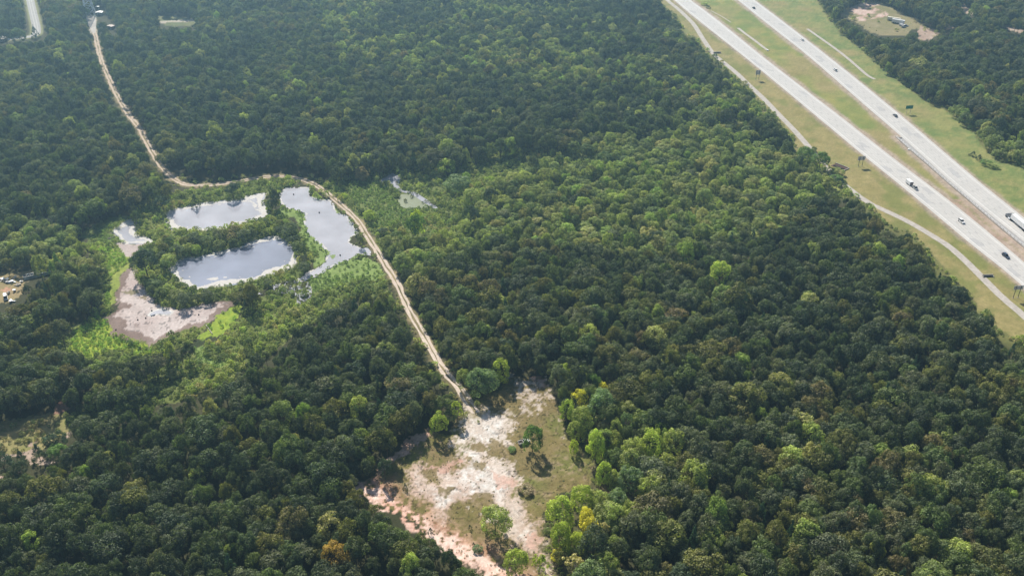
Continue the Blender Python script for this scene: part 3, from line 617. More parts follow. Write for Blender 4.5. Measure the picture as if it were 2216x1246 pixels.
exB = Z(360, 500, 7.387, [(630, 770), (700, 745), (820, 730), (830, 765), (770, 785)]); exB2 = Z(360, 500, 7.387, [(905, 740), (930, 722), (965, 730), (970, 748)])
cells('white_crust', POND_B, .42, crust(POND_B, .8, 4.8, 63, lambda px, py, A, B, f: inpoly(px, py, exB) | inpoly(px, py, exB2)), -.128, M_scum, 'white dried algae crust round the oval blue pond')
cells('white_crust', POND_D, .42, crust(POND_D, 1.4, 4.0, 64), -.128, M_scum, 'white dried crust round the small left pond')
cells('white_crust', POND_C, .42, crust(POND_C, .05, 1.0, 65), -.128, M_scum, 'thin pale scum along the shore of the largest pond')
wcr = W(CREEK2)
def c2fn(A, B):
    px, py = proj(A, B, 0 * A); n = vnoise(A / 2.2, B / 3.4, 5); n2 = vnoise(A / 4.2 + 9, B / 6.1, 9)
    return inpoly(px, py, CREEK2) & ((np.abs(n - .5) < .10) | (np.abs(n2 - .5) < .09))
cells('marsh_water', CREEK2, .5, c2fn, .16, M_water_silt_sky, 'web of shallow pale water between marsh tussocks')
M_float = noisy(mat('floating_plants', (.17, .24, .07), .8, .2), .7, .75, 1.25)
ISL = [c5([(425, 560), (455, 555), (465, 570), (440, 582)]), c5([(555, 575), (600, 552), (640, 552), (600, 575)]), c5([(455, 280), (500, 275), (512, 300), (470, 308)]), c5([(545, 450), (600, 430), (650, 470), (660, 512), (600, 508), (550, 485)]), c5([(305, 180), (330, 165), (410, 190), (425, 222), (380, 228), (320, 208)])]
for k, p in enumerate(ISL):
    cells('floating_plants', p, .45, lambda A, B, p=p: inpoly(*proj(A + (fbm(A, B, 2, 3, 2) - .5) * 2, B, 0 * A), p), -.11, M_float, ['small green weed islet alone in the largest pond', 'low green weed spit at the foot of the largest pond', 'green weed pad on the track side of the largest pond', 'reed bed beside the track in the largest pond', 'rounded weed bed at the top of the largest pond'][k])

# ------------------------------------------------------------------ vegetation meshes
def cards(P, N, size, rg):
    n = len(P); up = rg.normal(size=(n, 3)); T = np.cross(N, up); T /= np.linalg.norm(T, axis=1, keepdims=True) + 1e-9
    Bt = np.cross(N, T); s = size[:, None] * .5; a = rg.uniform(.75, 1.25, (n, 1)); b = rg.uniform(.65, 1.1, (n, 1))
    V = np.stack([P - T * s * a, P - Bt * s * b, P + T * s * a, P + Bt * s * b], 1).reshape(-1, 3)
    return V
def crown_data(kind, seed):
    rg = np.random.default_rng(seed)
    Rc, Hc = 5.0, 11.0
    if kind == 'oak': nl, cz, rz, lr, cs, per, base = 50, 5.9, 4.9, (.75, 1.75), .42, 52, -.1
    elif kind == 'willow': nl, cz, rz, lr, cs, per, base = 80, 5.5, 5.3, (.75, 1.5), .40, 42, -.7
    elif kind == 'sparse': nl, cz, rz, lr, cs, per, base = 42, 6.2, 4.6, (.5, 1.0), .36, 36, -.3
    elif kind == 'cedar': nl, cz, rz, lr, cs, per, base = 70, 5.6, 5.4, (.7, 1.2), .36, 34, -.6
    else: nl, cz, rz, lr, cs, per, base = 16, .35, .85, (.25, .5), .24, 16, -.2; Rc = 1.0
    P, N, T, SZ = [], [], [], []
    ph = rg.uniform(0, 6.28, 3)
    for i in range(nl):
        z = base + (1 - base) * rg.uniform() ** .8 if kind != 'cedar' else rg.uniform(-1, 1)
        th = rg.uniform(0, 6.283)
        rr = math.sqrt(max(0, 1 - (z if z > 0 else z * .75) ** 2)) if kind != 'cedar' else (1 - z) / 2 * .95 + .04
        rr *= rg.uniform(.62, 1.0) ** .5
        wob = (1 + .2 * math.sin(2 * th + ph[0]) * (1 if kind == 'oak' else .5) + .13 * math.sin(3 * th + ph[1])) * (rg.choice([.86, 1.0, 1.0, 1.14]) if kind == 'oak' else rg.choice([.94, 1.0, 1.06]))
        if kind == 'sparse': rr *= rg.uniform(.6, 1)
        c = np.array([math.cos(th) * rr * Rc * .86 * wob, math.sin(th) * rr * Rc * .86 * wob, cz + z * rz * (.80 if kind != 'cedar' else .93) + rg.normal() * .55 * (1 if kind != 'bush' else .1)])
        r = rg.uniform(*lr) * (1 if kind != 'cedar' else .6 + .5 * (1 - z) / 2)
        nc = int(per * (r / lr[1]) ** 2 * 4.2 / (4.2 if kind == 'bush' else 1.9)) + 6
        d = rg.normal(size=(nc * 2, 3)); d /= np.linalg.norm(d, axis=1, keepdims=True)
        o = c - np.array([0, 0, cz - rz * .3]); o = o / (np.linalg.norm(o) + 1e-6)
        d = d[(d @ o) > -.25][:nc]; d[:, 2] *= .85
        p = c + d * r * rg.uniform(.7, 1.05, (len(d), 1))
        n = d * 1.0 + rg.normal(size=d.shape) * .30 + np.array([0, 0, .12]); n /= np.linalg.norm(n, axis=1, keepdims=True)
        P.append(p); N.append(n); T.append(np.clip(rg.normal(.5, .17) + rg.normal(0, .17, len(d)), 0, 1)); SZ.append(cs * rg.uniform(.65, 1.35, len(d)))
    P = np.concatenate(P); N = np.concatenate(N); T = np.concatenate(T); SZ = np.concatenate(SZ)
    keep = P[:, 2] > .05; P, N, T, SZ = P[keep], N[keep], T[keep], SZ[keep]
    return cards(P, N, SZ, rg), T
def trunk_bm(kind, seed):
    r = random.Random(seed); m = MB()
    if kind == 'bush': return m
    top = {'oak': 6.5, 'willow': 7.5, 'sparse': 8.5, 'cedar': 9.5}[kind]; w = {'oak': .28, 'willow': .24, 'sparse': .2, 'cedar': .22}[kind]
    p = Vector((0, 0, -.3)); q_ = Vector((r.uniform(-.3, .3), r.uniform(-.3, .3), 2.8)); m.bar(p, q_, w, w * .8); 
    t2 = Vector((q_.x + r.uniform(-.5, .5), q_.y + r.uniform(-.5, .5), top)); m.bar(q_, t2, w * .8, .06)
    if kind != 'cedar':
        for k in range(6 if kind != 'sparse' else 10):
            a = k * 1.13 + r.uniform(-.3, .3); s = q_.lerp(t2, r.uniform(0, .55)); e = Vector((math.cos(a) * r.uniform(2.4, 3.9), math.sin(a) * r.uniform(2.4, 3.9), s.z + r.uniform(1.6, 4)))
            m.bar(s, e, w * .45, .04, n=5)
            if kind == 'sparse':
                for _ in range(2): m.bar(s.lerp(e, .6), e + Vector((r.uniform(-1, 1), r.uniform(-1, 1), r.uniform(-.2, 1.3))), .05, .02, n=4)
    return m
KINDS = {'oak': 12, 'willow': 9, 'sparse': 3, 'cedar': 3, 'bush': 5}
PRO = {}
for kd, n in KINDS.items():
    for k in range(n):
        V, T = crown_data(kd, hash((len(kd), k)) % 9999 + k * 13 if 0 else 1000 * len(kd) + k * 17 + ord(kd[0]))
        q_ = np.arange(len(V)).reshape(-1, 4)
        cr = npmesh('crown', V, q_, M_leaf, tone=T)
        tm = trunk_bm(kd, k).mesh('trunk', M_pale_bark if kd == 'sparse' else M_bark) if kd != 'bush' else None
        # both in one mesh for the masses
        if tm:
            tv = np.array([v.co[:] for v in tm.vertices]); tf = [list(p.vertices) for p in tm.polygons]
            tris = []
            for f in tf:
                for a in range(1, len(f) - 1): tris.append((f[0], f[a], f[a + 1]))
            me = bpy.data.meshes.new(kd + '_tree_mass')
            nq = len(q_); allv = np.concatenate([V, tv]); me.vertices.add(len(allv)); me.vertices.foreach_set('co', allv.astype(np.float32).ravel())
            loops = np.concatenate([q_.ravel(), (np.array(tris) + len(V)).ravel()]).astype(np.int32)
            me.loops.add(len(loops)); me.loops.foreach_set('vertex_index', loops)
            st_ = np.concatenate([np.arange(0, nq * 4, 4), nq * 4 + np.arange(0, len(tris) * 3, 3)]).astype(np.int32)
            me.polygons.add(len(st_)); me.polygons.foreach_set('loop_start', st_)
            me.materials.append(M_leaf); me.materials.append(M_bark); me.polygons.foreach_set('material_index', np.array([0] * nq + [1] * len(tris), np.int32))
            at = me.attributes.new('tone', 'FLOAT', 'FACE'); at.data.foreach_set('value', np.concatenate([T, np.zeros(len(tris))]).astype(np.float32))
            me.update(); me.validate()
        else: me = cr
        PRO[kd, k] = (cr, tm, me)
COLL = {}
for kd, n in KINDS.items():
    cc = bpy.data.collections.new(kd + '_kinds')
    for k in range(n):
        o = bpy.data.objects.new({'oak': 'oak_tree', 'willow': 'willow_tree', 'sparse': 'thin_tree', 'cedar': 'cedar_tree', 'bush': 'bush'}[kd] + '_kind_%02d' % k, PRO[kd, k][2]); cc.objects.link(o)
    COLL[kd] = cc
def mass(name, kd, pts, label):
    """pts: list of (x, y, z, rz, sxy, sz, variant, colour)"""
    me = bpy.data.meshes.new(name); n = len(pts); me.vertices.add(n)
    me.vertices.foreach_set('co', np.array([p[:3] for p in pts], np.float32).ravel())
    a = me.attributes.new('turn', 'FLOAT_VECTOR', 'POINT'); a.data.foreach_set('vector', np.array([(0, 0, p[3]) for p in pts], np.float32).ravel())
    a = me.attributes.new('size', 'FLOAT_VECTOR', 'POINT'); a.data.foreach_set('vector', np.array([(p[4], p[4], p[5]) for p in pts], np.float32).ravel())
    a = me.attributes.new('variant', 'INT', 'POINT'); a.data.foreach_set('value', np.array([p[6] for p in pts], np.int32))
    a = me.attributes.new('leaf_color', 'FLOAT_VECTOR', 'POINT'); a.data.foreach_set('vector', np.array([p[7] for p in pts], np.float32).ravel())
    o = link(name, me); tag(o, label=label, kind='stuff')
    g = bpy.data.node_groups.new(name, 'GeometryNodeTree')
    g.interface.new_socket('Geometry', in_out='INPUT', socket_type='NodeSocketGeometry'); g.interface.new_socket('Geometry', in_out='OUTPUT', socket_type='NodeSocketGeometry')
    N = g.nodes; L = g.links; gi = N.new('NodeGroupInput'); go = N.new('NodeGroupOutput')
    ip = N.new('GeometryNodeInstanceOnPoints'); ci = N.new('GeometryNodeCollectionInfo')
    ci.inputs['Collection'].default_value = COLL[kd]; ci.inputs['Separate Children'].default_value = True; ci.inputs['Reset Children'].default_value = True
    def na(nm, ty):
        a = N.new('GeometryNodeInputNamedAttribute'); a.data_type = ty; a.inputs['Name'].default_value = nm; return a.outputs['Attribute']
    er = N.new('FunctionNodeEulerToRotation'); L.new(na('turn', 'FLOAT_VECTOR'), er.inputs[0])
    L.new(gi.outputs[0], ip.inputs['Points']); L.new(ci.outputs[0], ip.inputs['Instance']); ip.inputs['Pick Instance'].default_value = True
    L.new(na('variant', 'INT'), ip.inputs['Instance Index']); L.new(er.outputs[0], ip.inputs['Rotation']); L.new(na('size', 'FLOAT_VECTOR'), ip.inputs['Scale'])
    L.new(ip.outputs[0], go.inputs[0])
    m = o.modifiers.new('scatter', 'NODES'); m.node_group = g
    return o

# ------------------------------------------------------------------ colours of foliage
OAKC = {'dark green': (.045, .060, .021), 'deep green': (.034, .047, .019), 'grey-green': (.062, .074, .031), 'olive green': (.073, .080, .020), 'mid green': (.056, .078, .020), 'bronze-tinged': (.084, .078, .028), 'yellowish': (.125, .125, .024)}
WILC = {'light green': (.140, .170, .040), 'soft green': (.108, .136, .038), 'pale olive': (.160, .170, .055), 'fresh green': (.122, .170, .034), 'darker green': (.066, .090, .028)}  # own leaf colours of the willows, the last a darker green
NAMED = {'lime': (.165, .210, .034), 'green': (.068, .115, .024), 'yellow': (.27, .265, .035), 'greyg': (.090, .130, .048), 'dark': (.030, .048, .021), 'yg': (.185, .225, .030), 'pale': (.145, .175, .045), 'brown': (.15, .13, .06), 'gold': (.16, .115, .018), 'straw': (.20, .19, .07)}
def jitc(c, r, a=.12):
    k = 1 + r.uniform(-a, a) * 1.5; return (c[0] * k * (1 + r.uniform(-a, a) * .5), c[1] * k * .93, c[2] * k * 1.2)
NM = {'oak': 'oak_tree', 'willow': 'willow_tree', 'sparse': 'thin_tree', 'cedar': 'cedar_tree', 'bush': 'bush'}
def plant(kd, x, y, r, h, col, label, cat='tree', group=None, z=0, var=None, rz=None, name=None):
    k = rnd.randrange(KINDS[kd]) if var is None else var; cr, tm, _ = PRO[kd, k]
    root = empty(name or NM[kd], (x, y, z), rnd.uniform(0, 6.28) if rz is None else rz, label=label, cat=cat, group=group)
    R0, H0 = (1.0, 1.2) if kd == 'bush' else (5.0, 11.0)
    root.scale = (r / R0, r / R0, h / H0)
    c = link('crown', cr, root); c['leaf_color'] = [float(v) for v in col]
    if tm: link('trunk', tm, root)
    return root

hand_xy = []   # (x, y, r): keep automatic trees away
def hand(kd, px, py, h, r, c, label, cat='tree', group=None):
    x, y = G(px, py)
    if kd != 'bush': h *= 1.17; r *= 1.08
    hand_xy.append((x, y, r)); big_ = kd == 'bush'
    plant(('cedar' if c == 'dark' else 'willow') if big_ else kd, x, y, r, h, jitc(NAMED[c], rnd, .05), label, cat, group, name='bush' if big_ else None)
for a in [
    ('willow', 950, 939, 9.5, 3.2, 'lime', 'bright lime-green tree alone at the left edge of the sandy clearing'),
    ('sparse', 989, 910, 8.5, 3.0, 'yg', 'thin yellow-green tree where the dirt track opens into white sand'),
    ('willow', 1002, 840, 9, 3.0, 'pale', 'pale green tree right beside the track, above the white sand'),
    ('willow', 1033, 854, 11.5, 4.8, 'greyg', 'large grey-green tree shading the white sand at the top of the clearing'),
    ('willow', 1056, 849, 10.5, 4.2, 'greyg', 'grey-green tree right of the large one shading the sand'),
    ('willow', 1085, 826, 10.5, 3.7, 'yg', 'yellow-green tree at the upper left corner of the clearing'),
    ('willow', 1152, 976, 11.0, 3.7, 'green', 'vivid green tree alone in the clearing beside a white pickup truck'),
    ('willow', 1253, 890, 10, 3.2, 'yellow', 'bright yellow round tree at the right edge of the clearing'),
    ('willow', 1221, 828, 8.5, 2.8, 'lime', 'light green round tree in the dark wood above the clearing corner'),
    ('willow', 1226, 914, 10, 3.0, 'lime', 'green tree just left of the one below the bright yellow tree'),
    ('willow', 1259, 937, 11, 3.9, 'pale', 'leafy light green tree directly below the bright yellow tree'),
    ('willow', 1302, 908, 13, 5.2, 'greyg', 'broad soft grey-green tree right of the bright yellow tree'),
    ('oak', 1280, 852, 8.5, 3.0, 'green', 'fresh green tree just above the bright yellow tree'),
    ('willow', 1304, 857, 6.5, 2.0, 'yellow', 'small yellowish treetop up and right of the bright yellow tree'),
    ('willow', 1288, 1000, 13, 3.3, 'lime', 'tall narrow light green poplar standing in the right edge of the clearing'),
    ('willow', 1241, 982, 6, 1.8, 'yg', 'small yellow-green sapling left of the tall narrow poplar'),
    ('willow', 1331, 955, 10, 2.8, 'pale', 'slim light green tree above the tall narrow poplar'),
    ('sparse', 1353, 944, 11, 3.1, 'greyg', 'slim grey-green airy tree up and right of the tall poplar'),
    ('willow', 1369, 1008, 12, 4.2, 'pale', 'leafy light green tree left in the row right of the clearing'),
    ('willow', 1405, 996, 13, 4.6, 'lime', 'tallest light green tree in the row right of the clearing'),
    ('willow', 1452, 994, 13, 4.2, 'pale', 'rightmost light green tree in the row right of the clearing'),
    ('willow', 1306, 1052, 10.5, 3.0, 'lime', 'green tree with a leafy top at the clearing edge below the tall poplar'),
    ('willow', 1325, 1060, 8.5, 2.6, 'pale', 'smaller green tree leaning on the leafy one below the tall poplar'),
    ('willow', 1361, 1068, 11, 4.6, 'greyg', 'wide pale grey-green tree in the shade below the row of light trees'),
    ('willow', 1210, 1142, 12.5, 4.9, 'lime', 'biggest bright lime tree at the lower right edge of the clearing'),
    ('willow', 1260, 1108, 10.5, 4.0, 'lime', 'round lime-green tree touching the biggest lime tree, above the yellow ones'),
    ('willow', 1293, 1113, 9.5, 3.6, 'pale', 'light green tree at the back of the lime group, right of centre'),
    ('willow', 1333, 1110, 9.5, 3.9, 'greyg', 'grey-green tree at the right end of the lime group'),
    ('willow', 1267, 1146, 9.5, 2.5, 'yellow', 'upper of the yellow-leaved trees in the lime group'),
    ('willow', 1277, 1164, 8.5, 2.8, 'yellow', 'middle of the yellow-leaved trees in the lime group'),
    ('willow', 1212, 1187, 11, 3.2, 'lime', 'narrow lime tree below the biggest lime tree by the sandy path'),
    ('willow', 1246, 1200, 9.5, 2.8, 'yg', 'lower yellow-green tree of the lime group'),
    ('sparse', 1299, 1180, 9.5, 3.4, 'straw', 'thin straw-yellow tree with bare pale limbs showing'),
    ('willow', 1205, 1213, 4.5, 1.9, 'yellow', 'small yellow bushy tree by the sandy path at the bottom edge'),
    ('sparse', 1242, 1252, 9.5, 4.1, 'straw', 'straw-coloured open tree at the bottom edge of the photo'),
    ('sparse', 1167, 1250, 9.5, 3.1, 'yg', 'thin lime tree between the sandy path and the bottom edge'),
    ('willow', 1072, 1155, 11, 5.0, 'pale', 'wide feathery light green tree standing in the lower clearing'),
    ('willow', 1115, 1238, 9, 4.0, 'lime', 'bright green umbrella-shaped tree at the bottom of the clearing'),
    ('oak', 834, 1036, 8, 2.7, 'dark', 'dark green tree at the left corner of the clearing'),
    ('willow', 1555, 628, 14, 5.6, 'lime', 'big bright green tree standing out in the dark wood below the willows'),
    ('oak', 900, 524, 14, 5.2, 'green', 'tall leafy tree with a yellow top beside the central marsh'),
    ('willow', 905, 512, 14.5, 3.6, 'yg', 'yellow-green crown rising behind the tall tree by the central marsh'),
    ('willow', 801, 478, 6, 3.3, 'lime', 'round bright green tree between the dirt track and the reeds'),
    ('willow', 785, 392, 8, 3.6, 'brown', 'reddish-tinged tree at the top of the central marsh'),
    ('willow', 967, 378, 9, 5.5, 'lime', 'rounded bright willow at the top right of the central marsh'),
    ('willow', 990, 412, 8, 7.0, 'greyg', 'wide dark-centred willow clump right of the silvery creek'),
    ('willow', 1021, 444, 9, 5.2, 'pale', 'domed pale willow below the wide clump right of the creek'),
    ('oak', 1019, 492, 11, 4.4, 'dark', 'dark round tree at the lower right of the central marsh'),
    ('cedar', 89, 1000, 7.5, 3.2, 'dark', 'dark round cedar on the bare dirt, casting a shadow to the right'),
    ('oak', 128, 976, 8, 3.9, 'dark', 'dark tree just right of the round cedar on the dirt'),
    ('cedar', 51, 1005, 6.5, 2.2, 'dark', 'smallest dark cedar on the dirt patch at the left'),
    ('oak', 15, 1024, 7, 3.9, 'dark', 'dark tree at the left edge beside the dirt patch'),
    ('oak', 136, 1000, 7, 4.0, 'green', 'green tree below the dark ones right of the dirt patch'),
    ('cedar', 424, 447, 7, 3.0, 'dark', 'dark cedar on the bank above the long pale pond'),
    ('oak', 354, 459, 8.5, 4.2, 'dark', 'dark tree left of the long pale pond'),
    ('oak', 505, 427, 7.5, 4.2, 'dark', 'dark round tree between the dirt track and the long pond'),
    ('oak', 321, 600, 13, 6.2, 'dark', 'biggest dark tree at the left end of the pond island'),
    ('cedar', 534, 680, 7, 2.3, 'dark', 'dark narrow tree at the tip of the mudflat'),
    ('cedar', 131, 594, 11, 3.4, 'green', 'upper of two pointed green trees by the scrap yard'),
    ('cedar', 121, 608, 10, 3.2, 'green', 'lower of two pointed green trees by the scrap yard'),
    ('oak', 733, 1232, 10, 4.6, 'gold', 'golden-brown oak in the dark wood near the bottom edge'),
    ('oak', 1740, 352, 9, 5, 'green', 'leafy green tree standing over the concrete channel'),
    ('oak', 1772, 366, 9.5, 5, 'green', 'green tree between the channel and the brown culvert pit'),
    ('cedar', 78, 82, 9, 4, 'dark', 'dark tree at the bend of the far paved road'),
]: hand(*a)
for a in [
    ('bush', 1110, 832, 3.0, 1.4, 'dark', 'small dark cedar bush below the yellow-green tree at the clearing corner'),
    ('bush', 877, 1057, 2.8, 1.1, 'dark', 'tiny dark bush alone in the left part of the clearing'),
    ('bush', 932, 1154, 3.0, 1.3, 'dark', 'dark bush standing on the pink gully strip'),
    ('bush', 1017, 1143, 2.0, .9, 'dark', 'small dark bush left of the wide feathery tree'),
    ('bush', 1025, 1181, 1.8, .9, 'dark', 'small dark bush at the end of the red soil fringe'),
    ('bush', 1034, 1190, 1.8, 1.8, 'greyg', 'low grey-green bush below the red soil fringe'),
    ('bush', 1137, 1062, 2.2, 3.0, 'brown', 'brownish low bush in the middle right of the clearing'),
    ('bush', 1108, 974, 1.3, 1.7, 'green', 'low green bush left of the lone tree with the pickup'),
    ('bush', 1533, 18, 2.5, 3.2, 'dark', 'dark bush in the median at the end of the thin gutter'),
    ('bush', 1524, 12, 2.5, 3.4, 'lime', 'bright green bush in the median by the near carriageway'),
    ('bush', 2105, 338, 3.2, 2.8, 'dark', 'dark bush alone on the far verge'),
    ('bush', 2118, 346, 3.4, 3.2, 'dark', 'dark bush second along the row on the far verge'),
    ('bush', 2132, 356, 3.0, 3.6, 'green', 'green bush third along the row on the far verge'),
    ('bush', 2148, 362, 2.6, 3.8, 'pale', 'pale green bush at the end of the row on the far verge'),
    ('bush', 186, 724, 2.2, 1.8, 'dark', 'dark bush in the bright green meadow below the narrow ditch'),
    ('bush', 282, 748, 3.2, 1.7, 'greyg', 'upright grey-green bush beside the bright meadow below the mudflat'),
    ('bush', 304, 757, 1.8, 1.5, 'dark', 'flat dark bush at the right end of the bright meadow'),
    ('bush', 1812, 378, 4, 4.2, 'pale', 'pale green bush overhanging the brown culvert pit'),
    ('bush', 1808, 392, 4, 4.5, 'green', 'green bush below the brown culvert pit'),
]: hand(*a, cat='bush')

# ------------------------------------------------------------------ automatic woods
rg = np.random.default_rng(11)
def jgrid(cell, x0, x1, y0, y1, seed):
    r = np.random.default_rng(seed); a = np.arange(x0, x1, cell); b = np.arange(y0, y1, cell * .9); A, B = np.meshgrid(a, b); A = A + (np.arange(len(b)) % 2)[:, None] * cell * .5
    A = (A + r.uniform(-.38, .38, A.shape) * cell).ravel(); B = (B + r.uniform(-.38, .38, B.shape) * cell).ravel(); return A, B, r
ALLOPEN_BLOCK = None
def is_open(px, py):
    o = np.zeros(px.shape, bool)
    for p in OPEN: o |= inpoly(px, py, p)
    x, y = unproj(px, py)
    o |= dline(x, y, wT) < np.where((py > 368) & (py < 412) & (px > 375) & (px < 705), 9.5, np.where(py > 380, 3.6, 2.8))
    o |= dline(x, y, wRL) < 7.5
    return o
def zone(px, py):
    z = np.zeros(px.shape, int)
    for p in (MIXTOP,): z[inpoly(px, py, p)] = 2
    for p in (WILLOWS, LEFTPALE, RIGHTPALE): z[inpoly(px, py, p)] = 1
    z[inpoly(px, py, ISLAND)] = 4
    for p in SCRUB: z[inpoly(px, py, p)] = 3
    z[inpoly(px, py, PALEBAND)] = 5
    return z
ymin, ymax = G(1108, 1420)[1], G(1108, -75)[1]
A, B, r_ = jgrid(6.4, -760, 760, ymin, ymax, 5)
px, py = proj(A, B, 0 * A)
k = (px > -190) & (px < 2400); A, B = A[k], B[k]
n = len(A); u = r_.uniform(size=(n, 8))
area = fbm(A, B, 45, 90, 3)
rad = 2.6 + 2.7 * u[:, 0] ** 1.2 + (area - .5) * 1.5 + np.where(u[:, 6] > .93, 2.0, 0)
hgt = 6.0 + rad * .8 + u[:, 1] ** 1.5 * 4.6
cx, cy = proj(A, B, hgt * .62); z = zone(cx, cy)
rad = np.where(z == 4, rad * .8, rad); hgt = np.where(z == 4, hgt * .52, hgt)
rad = np.where(z == 1, 2.7 + 2.6 * u[:, 0], rad); hgt = np.where(z == 1, 6.0 + 4.5 * u[:, 1], hgt)
rad = np.where(z == 3, 2.0 + 2.2 * u[:, 0] ** 2, rad); hgt = np.where(z == 3, 3.5 + 3.5 * u[:, 1], hgt)
cx, cy = proj(A, B, hgt * .62); tx, ty = proj(A, B, hgt * 1.12); bx, by = proj(A, B, 0 * A)
lx, ly = proj(A - rad * .72, B, hgt * .6); rx, ry = proj(A + rad * .72, B, hgt * .6); nxp, nyp = proj(A, B - rad * .5, hgt * .15)
l2x, l2y = proj(A - rad * .75, B, hgt * .9); r2x, r2y = proj(A + rad * .75, B, hgt * .9)
ok = ~(is_open(l2x, l2y) | is_open(r2x, r2y) | is_open(cx, cy) | is_open(tx, ty) | is_open(bx, by) | is_open(lx, ly) | is_open(rx, ry) | is_open(nxp, nyp))
ok &= ~inpoly(cx, cy, PONDSIDE); ok &= ~((z == 3) & (u[:, 2] > .05)); ok &= ~((z == 1) & (u[:, 2] > .80)); ok &= ~((z == 0) & (u[:, 2] > .985))
for hx, hy, hr in hand_xy: ok &= np.hypot(A - hx, (B - hy)) > hr * .75 + rad * .45
cand = np.where(ok)[0]
trees = {'oak': [], 'willow': [], 'cedar': []}
for i in cand:
    zz = z[i]; q1 = u[i, 3]; kd = 'oak'; a = area[i]
    if zz == 1: kd = 'willow' if q1 < .92 else 'oak'
    elif zz == 5: kd = 'willow' if q1 < .6 else 'oak'
    elif zz == 2: kd = 'willow' if q1 < .42 + (a - .5) * 1.5 else 'oak'
    elif zz == 4: kd = 'willow' if q1 < .45 else 'oak'
    elif zz == 3: kd = 'willow' if q1 < .6 else 'oak'
    else: kd = 'willow' if q1 < .045 + (.08 if a > .62 else 0) else ('cedar' if q1 > .965 else 'oak')
    q2 = u[i, 4]
    if kd == 'willow':
        nm = 'darker green' if q2 < (.15 if zz == 1 else .3) else 'soft green' if q2 < .5 else 'light green' if q2 < .75 else 'pale olive' if q2 < .9 else 'fresh green'; c = WILC[nm]
    elif kd == 'cedar': nm = 'dark green'; c = (.022, .042, .020)
    else:
        q2 = min(q2 + (a - .5) * 1.1, .6 + .41 * q2)
        nm = 'deep green' if q2 < .22 else 'dark green' if q2 < .50 else 'grey-green' if q2 < .68 else 'mid green' if q2 < .82 else 'olive green' if q2 < .985 else 'bronze-tinged' if q2 < 1.02 or u[i, 5] < .5 else 'yellowish'; c = OAKC[nm]
        if zz in (1, 4): c = tuple(v * 1.2 for v in c)
    hh = hgt[i] * (1.12 if kd == 'willow' and zz == 0 else 1); rr = rad[i] * (.62 if kd == 'cedar' else 1)
    trees[kd].append((i, A[i], B[i], rr, hh, nm, jitc(c, rnd), zz))
print('trees', {k: len(v) for k, v in trees.items()})
UA, UB, ur = jgrid(6.3, -760, 760, ymin, ymax, 21)
upx, upy = proj(UA, UB, 0 * UA); k = (upx > -100) & (upx < 2320); UA, UB = UA[k], UB[k]
uu = ur.uniform(size=(len(UA), 5)); uh = 4.5 + 4.0 * uu[:, 0]; ur_ = 1.7 + 1.5 * uu[:, 1]
ucx, ucy = proj(UA, UB, uh * .6); uz = zone(ucx, ucy); utx, uty = proj(UA, UB, uh * 1.1); ubx, uby = proj(UA, UB, 0 * UA); ulx, uly = proj(UA - ur_ * .8, UB, uh * .5); urx, ury = proj(UA + ur_ * .8, UB, uh * .5)
uok = ~(is_open(ucx, ucy) | is_open(utx, uty) | is_open(ubx, uby) | is_open(ulx, uly) | is_open(urx, ury)) & ((uz == 0) | (uz == 2) | (uz == 5)) & (uu[:, 2] < .75)
for hx, hy, hr in hand_xy: uok &= np.hypot(UA - hx, UB - hy) > hr
under = []
for i in np.where(uok)[0]:
    c = jitc(list(OAKC.values())[int(uu[i, 3] * 4.99)], rnd); under.append((UA[i], UB[i], 0, uu[i, 4] * 6.28, ur_[i] / 5, uh[i] / 11, rnd.randrange(KINDS['oak']), c))
mass('understory', 'oak', under, 'small trees and saplings filling the gaps between the taller crowns')
def place_words(px, py):
    if px > 1770 and py < 400: return 'beyond the highway'
    if py > 1040 and px < 1000: return 'below the pink gully'
    if py > 800 and px < 1000: return 'left of the clearing'
    if px > 1180 and py > 760: return 'right of the clearing'
    if py > 560 and px > 860: return 'between track and highway'
    if py > 560 and px < 860 and px > 540: return 'left of the track'
    if px < 800 and 400 < py < 720: return 'near the ponds'
    if px >= 800 and py > 250: return 'by the central marsh'
    return 'in the far wood'
used = set()
def word(n):
    n = int(n); ones = 'zero one two three four five six seven eight nine ten eleven twelve thirteen fourteen fifteen sixteen seventeen eighteen nineteen'.split()
    if n < 20: return ones[n]
    return 'twenty thirty forty fifty sixty seventy eighty ninety'.split()[n // 10 - 2] + ('-' + ones[n % 10] if n % 10 else '') if n < 100 else 'hundred'
def tree_label(kd, nm, rr, hh, x, y):
    cx, cy = proj(np.array(x), np.array(y), np.array(hh * .62)); cx, cy = float(cx), float(cy)
    sz = {'oak': ('small', 'medium', 'broad'), 'willow': ('small', 'leafy', 'wide'), 'cedar': ('little', 'slim', 'tall')}[kd][0 if rr < 3.6 else 1 if rr < 5.2 else 2]
    base = f"{sz} {nm} {dict(oak='oak', willow='willow', cedar='cedar')[kd]} {place_words(cx, cy)}"
    for k in (0, 1, -1, 2, -2, 3, -3):
        l = f"{base}, {word(max(0, min(100, cx / 22.16 + .5)))} percent across, {word(max(0, min(100, cy / 12.46 + .5 + (k if k else 0) * .5)))} down"
        if l not in used: break
    used.add(l); return l
